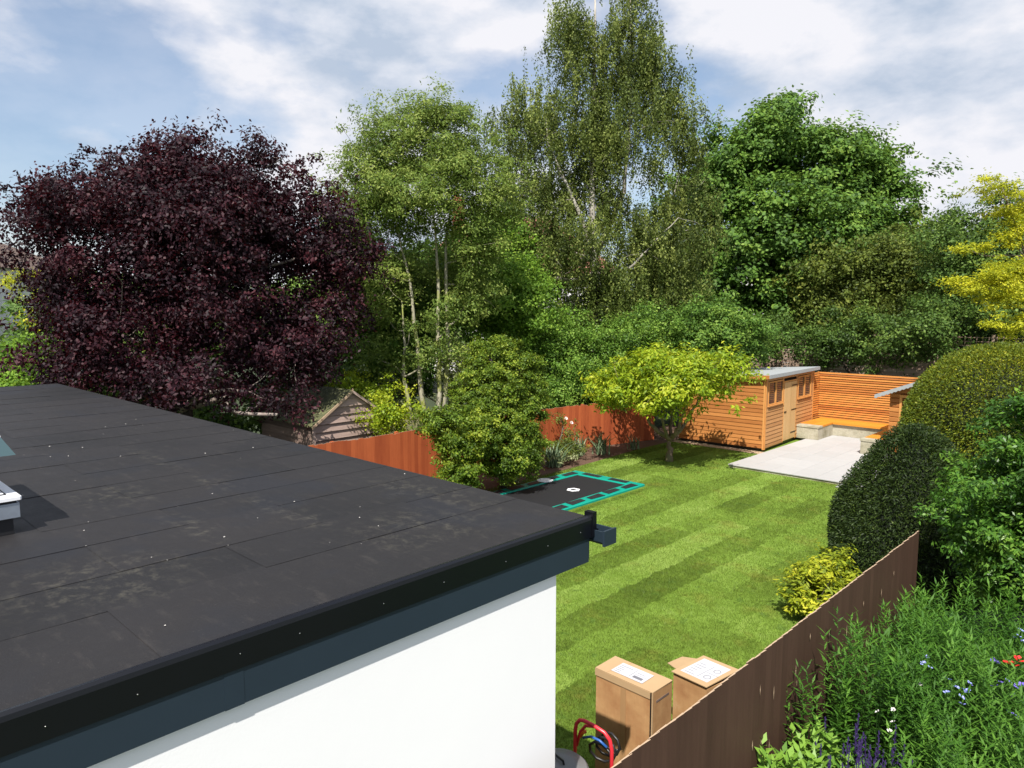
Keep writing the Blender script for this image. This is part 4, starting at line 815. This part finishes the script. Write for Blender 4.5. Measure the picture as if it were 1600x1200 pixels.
simple('mixed_shrub', 'tall leafy green shrub behind the orange fence left of the small tree', 'shrub', [(905, 575, 24.3, 60, 55), (960, 555, 24.5, 60, 60), (880, 515, 25, 60, 40), (1010, 520, 25, 45, 40), (925, 610, 23.9, 60, 30), (990, 590, 24.2, 50, 45), (865, 620, 23.6, 30, 30)], 'mgreen', n_cl=1250, per=55, rc=.26, L=.085, Wd=.05, nbr=50)
simple('background_tree', 'bushy mid green tree behind the rowan stems and euonymus', 'tree', [(780, 440, 25, 62, 50), (740, 490, 25, 70, 55), (820, 490, 24.5, 60, 50), (700, 420, 25.5, 50, 50), (770, 380, 26, 55, 40)], 'mid', n_cl=1100, per=55, rc=.34, L=.11, Wd=.07, nbr=60)
simple('background_tree', 'dark green maple between the purple plum and the rowan stems', 'tree', [(590, 460, 24, 60, 70), (570, 520, 23.5, 50, 50), (620, 560, 23, 50, 55), (660, 500, 24, 60, 60), (540, 380, 24.5, 30, 50)], 'maple', n_cl=950, per=55, rc=.34, L=.13, Wd=.09, nbr=60)
simple('background_tree', 'mid green bushy tree behind the lower birch trunks', 'tree', [(800, 470, 33, 50, 60), (1000, 500, 31, 60, 60), (1040, 440, 33, 36, 50), (870, 540, 30, 70, 50), (940, 540, 30, 60, 46), (1080, 500, 34, 40, 50)], 'mgreen', n_cl=900, per=50, rc=.45, L=.16, Wd=.10, nbr=30)
simple('variegated_shrub', 'cream variegated shrub around the feet of the rowan stems', 'shrub', [(632, 610, 22, 30, 45, .4), (712, 565, 22, 34, 36, .4), (622, 640, 21.6, 26, 36, .4), (735, 545, 21.6, 26, 22, .4), (648, 650, 21.2, 22, 24, .2), (705, 610, 21.9, 22, 40, .3)], 'varieg', bark='pbark', n_cl=260, per=40, rc=.18, L=.075, Wd=.045, nbr=60, sr=.8)
simple('lime_shrub', 'bright lime green shrub peeping over the weathered shed', 'shrub', [(575, 612, 20, 42, 14, .7), (610, 650, 18.5, 18, 26, .4), (545, 600, 20, 20, 10, .4)], 'lime', bark=None, n_cl=140, per=50, rc=.2, L=.08, Wd=.05)
simple('euonymus_bush', 'large dense rounded evergreen bush in the left border behind the trampoline', 'bush', [(790, 600, 17.6, 58, 72, 1.0), (772, 680, 17.3, 66, 66, 1.0), (806, 680, 17.3, 46, 60, .9), (765, 560, 17.8, 34, 36, .7), (800, 715, 17.2, 44, 36, .8), (745, 630, 17.4, 36, 50, .8), (825, 620, 17.6, 26, 60, .6)], 'euon', n_cl=2700, per=42, rc=.13, L=.058, Wd=.036, nbr=30, surf=.92, bump=.10, up=.5, outw=.9, sr=.4, sup=4)
simple('privet_bush', 'bright green loose bush hanging over the orange fence before the rowan', 'bush', [(700, 668, 16.2, 42, 28, .5), (715, 712, 16, 34, 34, .5), (708, 740, 15.9, 20, 20, .35), (672, 655, 16.3, 24, 16, .4), (745, 680, 16.2, 30, 36, .5), (725, 742, 15.8, 20, 16, .3)], 'euon', sr=.6, sup=4, n_cl=420, per=50, rc=.16, L=.07, Wd=.042, nbr=30, surf=.8, up=.6)
simple('shaded_shrub', 'dark shaded shrub below the purple plum behind the flat roof', 'shrub', [(250, 640, 20.5, 90, 50), (360, 650, 20.5, 80, 50), (440, 640, 21, 60, 50), (150, 620, 20.5, 70, 40), (520, 600, 21.5, 40, 50)], 'dark', n_cl=420, per=45, rc=.35, L=.14, Wd=.09)
simple('hedge_shrub', 'yellow green shrub at the left edge beyond the flat roof', 'shrub', [(10, 570, 19, 28, 20), (25, 592, 18, 36, 14), (35, 555, 19.5, 20, 16)], 'mid', n_cl=300, per=50, rc=.3, L=.09, Wd=.06)
simple('climber', 'yellow leaved climber showing through the left side of the purple tree', 'climber', [(75, 470, 18.5, 26, 40, .4), (20, 450, 30, 12, 30, .5)], 'gold', bark=None, n_cl=70, per=30, rc=.25, L=.08, Wd=.05)
# far tree line, closing the view
for i, (x, y, rx, ry, m_, lab) in enumerate([(180, 500, 150, 60, 'dark', 'dark far tree behind the left part of the purple plum'), (420, 490, 150, 70, 'dark', 'dark far tree behind the right part of the purple plum'), (640, 470, 110, 70, 'dark', 'dark far tree behind the rowan stems'),
                                       (860, 560, 120, 60, 'dark', 'shaded low tree far behind the euonymus bush'), (1060, 560, 130, 60, 'dark', 'shaded low tree far behind the laurel'), (1290, 480, 120, 70, 'dark', 'shaded far tree behind the panel fence'), (1500, 480, 130, 75, 'dark', 'shaded far tree behind the golden robinia')]):
    simple('far_tree', lab, 'tree', [(x, y, 38, rx, ry, 2), (x - rx * .5, y + 20, 37, rx * .6, ry * .8, 2), (x + rx * .5, y + 10, 37.5, rx * .6, ry * .8, 2)], m_, n_cl=420, per=46, rc=.75, L=.30, Wd=.20, nbr=10, tr=.25)

# small garden tree
bs = np.array([-10.85, 17.84, 0])
ft = bs + np.array([0, 0, .72])
tree('fruit_tree', 'small spreading yellow green tree with a forked trunk standing on the lawn', 'tree', (bs[0], bs[1]),
     [(bs[0] - .1, bs[1], 2.45, 1.75, 1.75, .62), (bs[0] - 1.35, bs[1] - .5, 2.25, .8, .8, .55), (bs[0] + 1.35, bs[1] + .9, 2.45, .95, .95, .65), (bs[0] + .6, bs[1] - 1.2, 2.2, .8, .7, .5), (bs[0] - .8, bs[1] + 1, 2.5, .9, .9, .55), (bs[0] + 1.0, bs[1] - .2, 2.75, .8, .8, .4), (bs[0] - .8, bs[1] - 1.2, 2.0, .6, .6, .38), (bs[0] + .2, bs[1] - .6, 1.85, .6, .6, .35)],
     M['lime'], M['trunk_s'], tr=.13, trad=[1, .62, .62, .6, .55, .5], n_cl=720, per=38, nbr=150, twigm=M['trunk_s'],
     trunks=[[bs, bs + [0, 0, .4], ft], ] + [[ft - [0, 0, .08], ft + [a * .45, b_ * .45, .35], ft + [a * .9, b_ * .9, 1.25]] for a, b_ in ((-1, -.6), (.6, .9), (.9, -.4), (-.4, .8), (.1, -.9))],
     rc=.24, L=.14, Wd=.058, cs=(1, 1, .7), surf=.8, bump=.3, sr=1.0, up=.8, outw=.6, droop=.35, rb=.28)

# clipped yews
def clipped(name, label, prof_fn, c, n, mat, L, Wd, out_=.9, seed=0, lump=.05):
    root = tag(empty(name, (c[0], c[1], 0)), label, 'hedge')
    u = RG.random(n); th = RG.uniform(0, 2 * math.pi, n)
    pr = np.array(prof_fn); s = np.concatenate([[0], np.cumsum(np.hypot(np.diff(pr[:, 0]), np.diff(pr[:, 1])) * (pr[:-1, 0] + pr[1:, 0] + .1))]); s /= s[-1]
    r = np.interp(u, s, pr[:, 0]); z = np.interp(u, s, pr[:, 1]); dr = np.interp(u + .01, s, pr[:, 0]) - np.interp(u - .01, s, pr[:, 0]); dz = np.interp(u + .01, s, pr[:, 1]) - np.interp(u - .01, s, pr[:, 1])
    lum = 1 + lump * (np.sin(3 * th + z * 2) + np.sin(5 * th - z * 3.1 + 1)) * .5
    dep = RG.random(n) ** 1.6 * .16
    nr = unit(np.stack([dz * np.cos(th), dz * np.sin(th), -dr], 1))
    shoot = (RG.random(n) < .06) * RG.random(n) ** 2 * .15
    dent = np.zeros(n); pp_ = np.stack([np.cos(th), np.sin(th), z / 1.5], 1)
    for q_ in unit(RG.normal(size=(26, 3))) * np.array([1, 1, 1.2]) + np.array([0, 0, .8]): dent += np.exp(-((pp_ - q_) ** 2).sum(1) / .03) * RG.uniform(-.07, .05)
    p = np.stack([r * lum * np.cos(th), r * lum * np.sin(th), z], 1) + nr * (dent + shoot - dep)[:, None]
    ax = unit(nr * out_ + RG.normal(size=(n, 3)) * .55 + np.array([0, 0, .25])); nn = unit(np.cross(ax, RG.normal(size=(n, 3))))
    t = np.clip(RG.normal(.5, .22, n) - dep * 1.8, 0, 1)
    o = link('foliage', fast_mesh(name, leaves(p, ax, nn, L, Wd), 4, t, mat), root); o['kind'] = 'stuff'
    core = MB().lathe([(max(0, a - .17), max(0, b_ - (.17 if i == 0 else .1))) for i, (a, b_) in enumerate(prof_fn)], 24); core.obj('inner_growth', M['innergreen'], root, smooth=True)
    return root
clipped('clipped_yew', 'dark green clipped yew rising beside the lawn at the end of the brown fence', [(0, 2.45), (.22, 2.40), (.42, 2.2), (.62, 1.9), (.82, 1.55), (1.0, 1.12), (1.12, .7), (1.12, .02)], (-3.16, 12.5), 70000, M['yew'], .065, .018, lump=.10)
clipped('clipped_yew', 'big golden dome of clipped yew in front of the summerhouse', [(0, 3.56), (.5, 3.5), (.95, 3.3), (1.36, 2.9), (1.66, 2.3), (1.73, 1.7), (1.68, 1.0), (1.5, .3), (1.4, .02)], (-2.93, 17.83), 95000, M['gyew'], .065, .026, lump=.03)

# big laurel on the neighbour's side and yellow shrub by the fence
def wbush(name, label, lobes, mat, **kw):
    d = dict(n_cl=300, per=50, rc=.2, L=.09, Wd=.04, nbr=25); d.update(kw); c = lobes[0]
    return tree(name, label, 'bush', (c[0], c[1]), lobes, M[mat], M['bark'], tr=.05, **d)
wbush('laurel_bush', 'large glossy green bush beyond the end of the brown fence at the right edge', [(-1.24, 10.5, 1.85, 1.1, 1.1, 1.1), (-0.72, 10.2, 1.6, 1.2, 1.2, 1.1), (-1.32, 10.8, 2.6, 0.75, 0.75, 0.75), (-0.77, 10.9, 2.95, 0.95, 0.95, 0.6), (0.18, 10.4, 2.4, 1.1, 1.1, 0.9), (-0.42, 9.5, 1.5, 0.8, 0.8, 0.7), (-1.02, 10.0, 2.3, 0.6, 0.6, 0.6), (-1.62, 11.2, 1.5, 0.7, 0.7, 0.9)],
      'laurel', n_cl=3600, per=32, rc=.12, L=.072, Wd=.030, surf=.88, bump=.2, up=.6, rndn=.45, sr=.9)
wbush('laurel_shoots', 'fresh pale green upright shoots on top of the glossy bush', [(-1.1, 10.9, 3.4, .10, .10, .18), (-.95, 10.7, 3.2, .1, .1, .16), (-.75, 11.0, 3.4, .12, .12, .2), (-.5, 10.9, 3.4, .12, .12, .2), (-.25, 10.9, 3.35, .12, .12, .2), (-1.3, 11.0, 3.1, .1, .1, .15), (-.6, 10.5, 3.2, .12, .12, .14)],
      'mid', n_cl=96, per=18, rc=.14, L=.12, Wd=.045, surf=.9, up=.4)
wbush('choisya_bush', 'small bright yellow green shrub by the lawn against the brown fence', [(-3.78, 10.1, .44, .34, .34, .32), (-3.72, 10.5, .50, .36, .36, .34), (-3.92, 9.8, .34, .2, .2, .2), (-3.64, 10.85, .48, .26, .26, .26), (-3.58, 9.9, .38, .3, .3, .26), (-3.80, 10.25, .72, .2, .2, .12)],
      'limegold', n_cl=330, per=28, rc=.10, L=.085, Wd=.034, surf=.9, up=.9, rndn=.35, sr=.8)
# left border plants
def iris(label, c, n, h, w=.035, group=None):
    root = tag(empty('iris_plant', (c[0], c[1], .03)), label, 'plant', group); V = []; T = []
    for k in range(n):
        a = RG.uniform(0, 6.28); b0 = np.array([RG.normal() * .10, RG.normal() * .10, 0]); hh = h * RG.uniform(.6, 1.15); lean = RG.uniform(.1, .9) * hh
        dv = np.array([math.cos(a), math.sin(a), 0]); sd = np.array([-math.sin(a), math.cos(a), 0]); t = RG.random(); pr = b0; pw = w
        for i in range(1, 5):
            f = i / 4; q = b0 + dv * lean * f ** 2 + np.array([0, 0, hh * (f - .35 * (lean / hh) * f ** 3)]); wq = w * (1 - f ** 2)
            V.append([pr - sd * pw / 2, pr + sd * pw / 2, q + sd * wq / 2, q - sd * wq / 2]); T.append(t); pr, pw = q, wq
    o = link('leaf', fast_mesh('iris_leaves', np.array(V), 4, T, M['iris']), root); o['kind'] = 'stuff'; return root
iris('pale grey green iris clump in front of the big evergreen bush', (-12.8, 15.0), 60, .75, .06)
iris('iris clump drooping at the near end of the left border', (-12.4, 12.9), 26, .6, .055)
iris('iris clump between the low dark shrub and the small tree', (-12.9, 17.3), 46, .75, .055)
iris('iris clump beneath the climbing rose on the orange fence', (-13.2, 16.7), 34, .7, .05)
iris('small iris tuft just left of the small tree', (-12.6, 18.6), 26, .55, .045)
wbush('low_shrub', 'low dark green shrub among the irises in the left border', [(-13.0, 16.0, .38, .42, .42, .36), (-13.2, 15.6, .3, .3, .3, .28)], 'olive', n_cl=130, per=40, rc=.11, L=.05, Wd=.028)
wbush('low_plant', 'pale leafy ground plant at the edge of the left border', [(-12.75, 15.3, .14, .45, .3, .14), (-12.8, 14.4, .12, .3, .3, .12)], 'varieg', n_cl=90, per=30, rc=.1, L=.05, Wd=.03)
rz3 = wbush('climbing_rose', 'climbing rose with pale blooms on the orange fence', [(-13.7, 16.5, 1.0, .22, .3, .35), (-13.6, 16.7, .6, .2, .25, .3)], 'olive', n_cl=34, per=22, rc=.14, L=.06, Wd=.035)
def bloom(mat, r, n=7):
    m = MB()
    for k in range(n):
        a = k * 2.4; t = .25 + .6 * k / n; c = (r * .45 * math.cos(a) * t, r * .45 * math.sin(a) * t, -r * .1 * t)
        dx, dy = math.cos(a), math.sin(a)
        m.add([(c[0], c[1], c[2]), (c[0] + r * .6 * dx - r * .35 * dy, c[1] + r * .6 * dy + r * .35 * dx, c[2] + r * .25), (c[0] + r * .8 * dx, c[1] + r * .8 * dy, c[2] + r * .4), (c[0] + r * .6 * dx + r * .35 * dy, c[1] + r * .6 * dy - r * .35 * dx, c[2] + r * .25)], [(0, 1, 2, 3)])
    return m.mesh('bloom', mat)
blw = bloom(M['petal_w'], .05)
for (dx, dy, dz) in ((.2, -.1, 1.15), (.25, .1, 1.0), (.3, .2, .35), (.35, .5, .3)): link('bloom', blw, rz3, (dx, dy, dz), (R(60), 0, R(60)))

# neighbour's flower bed
def lance_patch(n_st, poly_fn, hfn, L, Wd, per, name, label, mat, zlo=.25, tintm=.5, cat='plants'):
    root = tag(empty(name, (-.3, 6.0, 0)), label, cat); V = []; ps = []; axs = []; nn = []; tt = []; sm = MB()
    P_ = []
    while len(P_) < n_st:
        x = RG.uniform(-2.1, 2.4); y = RG.uniform(3.2, 9.6)
        if poly_fn(x, y): P_.append((x, y))
    for (x, y) in P_:
        h = hfn(x, y) * RG.uniform(.82, 1.12); lx, ly = RG.normal() * .10, RG.normal() * .10 ; st_t = RG.normal(tintm, .14)
        base = np.array([x, y, 0]); top = np.array([x + lx, y + ly, h])
        f = np.linspace(zlo + (1 - zlo) * .02, 1.0, per) ** .8; p0 = base + (top - base) * f[:, None]
        a = np.arange(per) * 2.4 + RG.uniform(0, 6); el = .12 + .62 * f ** 5
        ax = np.stack([np.cos(a) * np.cos(el), np.sin(a) * np.cos(el), np.sin(el)], 1); l = L * (1.15 - .5 * f)
        ps.append(p0 + ax * (l * .5)[:, None]); axs.append(ax); nn.append(unit(np.stack([-np.cos(a) * np.sin(el), -np.sin(a) * np.sin(el), np.cos(el)], 1) + RG.normal(size=(per, 3)) * .25)); tt.append(np.clip(st_t + .3 * (f - .6) + RG.normal(0, .1, per), 0, 1))
    p = np.concatenate(ps) - np.array([-.3, 6, 0]); o = link('foliage', fast_mesh(name, leaves(p, np.concatenate(axs), np.concatenate(nn), L, Wd, .1), 4, np.concatenate(tt), mat), root); o['kind'] = 'stuff'
    for (x, y) in P_[::3]: sm.tube([(x + .3, y - 6, 0), (x + .3, y - 6, hfn(x, y) * .8)], .004, 3, cap=False)
    s_ = sm.obj('stems', M['peren'], root); s_['kind'] = 'stuff'; return root
def inbed(x, y):
    if ((x + 1.62) / .36) ** 2 + ((y - 5.5) / .42) ** 2 < 1: return False
    return x > -2.1 + (0.22 if 6.8 < y < 7.3 else 0) + .08 * math.sin(y * 5) and (y > 5.4 or x > -1.3) and y > 4.5 and y < 8.9 - .3 * max(0, x) and x < .9 and not (x < -1.8 and y < 5.5)
lance_patch(1750, inbed, lambda x, y: 1.24 + .18 * math.sin(y * 1.3) + .04 * (y - 5) - .05 * x + .07 * math.sin(x * 4.3 + y * 3.7), .105, .017, 46, 'perennial_bed', 'dense mass of tall narrow leaved green perennials beside the brown fence', M['peren'])
lance_patch(520, lambda x, y: x > .35 + .25 * math.sin(y * 2) and y > 5.0, lambda x, y: 1.08 + .1 * math.sin(x * 5 + y * 3), .06, .034, 40, 'leafy_bed', 'darker broad leaved plants at the right edge of the flower bed', M['dark'])
lance_patch(90, lambda x, y: x < -1.72 and 4.75 < y < 5.55, lambda x, y: 1.0 + .06 * math.sin(x * 9), .11, .045, 26, 'broadleaf_plant', 'broad leaved bright green plant at the foot of the brown fence', M['laurel'], tintm=.8, cat='plant')
lance_patch(200, lambda x, y: x > -1.95 and y < 5.9 and x < -1.2 and y > 4.6, lambda x, y: .86 + .08 * math.sin(x * 7 + y * 4), .07, .02, 34, 'low_leafy_bed', 'lower dark green foliage around the purple spikes', M['peren'], tintm=.25)
# salvia spikes
sa = tag(empty('salvia_plant', (-1.62, 5.48, 0)), 'clump of upright dark purple salvia spikes in the foreground flower bed', 'plant')
for k in range(46):
    aa_, rr_ = RG.uniform(0, 6.28), math.sqrt(RG.random()); x, y = .30 * rr_ * math.cos(aa_), .36 * rr_ * math.sin(aa_); h = RG.uniform(1.0, 1.3); lx, ly = RG.normal(0, .04), RG.normal(0, .04)
    m = MB(); m.tube([(0, 0, 0), (lx, ly, h)], .004, 4)
    for i in range(26):
        f = .72 + .28 * i / 26; a = i * 2.4; r = .020 * (1.25 - i / 26); c = (lx * f, ly * f, h * f)
        m.add([(c[0], c[1], c[2] - .008), (c[0] + r * math.cos(a) - .006 * math.sin(a), c[1] + r * math.sin(a) + .006 * math.cos(a), c[2]), (c[0] + 1.2 * r * math.cos(a), c[1] + 1.2 * r * math.sin(a), c[2] + .012), (c[0] + r * math.cos(a) + .006 * math.sin(a), c[1] + r * math.sin(a) - .006 * math.cos(a), c[2])], [(0, 1, 2, 3)])
    m.obj('flower_spike', M['salvia'], sa, loc=(x, y, 0))
# scattered blooms, each on a stalk
def flowers(name, label, pts, mat, r, cat='flowers'):
    c0 = pts[0]; root = tag(empty(name, (c0[0], c0[1], 0)), label, cat); bm_ = bloom(mat, r)
    st_ = MB()
    for p in pts: st_.tube([(p[0] - c0[0], p[1] - c0[1], .2), (p[0] - c0[0], p[1] - c0[1], p[2])], .004, 4, cap=False); link('bloom', bm_, root, (p[0] - c0[0], p[1] - c0[1], p[2]), (RG.uniform(-.5, .5), RG.uniform(-.5, .5), RG.uniform(0, 6)))
    s_ = st_.obj('stalks', M['peren'], root); s_['kind'] = 'stuff'
def onz(x, y, z): 
    d = at(x, y, 1) - at(0, 0, 0) * 0 - np.array([0, 0, EYE]); return np.array([0, 0, EYE]) + d * ((z - EYE) / d[2])
flowers('geranium_plant', 'pale blue flowers scattered in the middle of the green perennials', [onz(x, y, 1.38) for x, y in ((1447, 1026), (1443, 1037), (1453, 1043), (1482, 1061), (1494, 1074), (1515, 1068), (1508, 1079), (1512, 1080), (1502, 1089), (1504, 1100), (1479, 1082))], M['petal_b'], .026)
flowers('small_white_flowers', 'a few tiny white flowers low in the green perennials', [onz(x, y, 1.33) for x, y in ((1439, 1069), (1396, 1109), (1390, 1142), (1371, 1112), (1395, 1128))], M['petal_w'], .018)
flowers('violet_plant', 'violet flowers at the right edge below the red rose', [onz(x, y, 1.28) for x, y in ((1552, 1032), (1575, 1065), (1590, 1072), (1596, 1070), (1582, 1087), (1586, 1118), (1578, 1114), (1554, 1072), (1562, 1066), (1557, 1035), (1598, 1095))], M['petal_v'], .028)
flowers('bellflower_plant', 'pale blue flowers at the right edge above the red rose', [onz(x, y, 1.33) for x, y in ((1595, 985), (1586, 996), (1592, 994), (1599, 1002))], M['petal_b'], .026)
flowers('rose_bush', 'bright red rose in bloom at the right edge of the flower bed', [onz(x, y, 1.4) for x, y in ((1576, 1036), (1584, 1040), (1592, 1031))], M['petal_r'], .048)
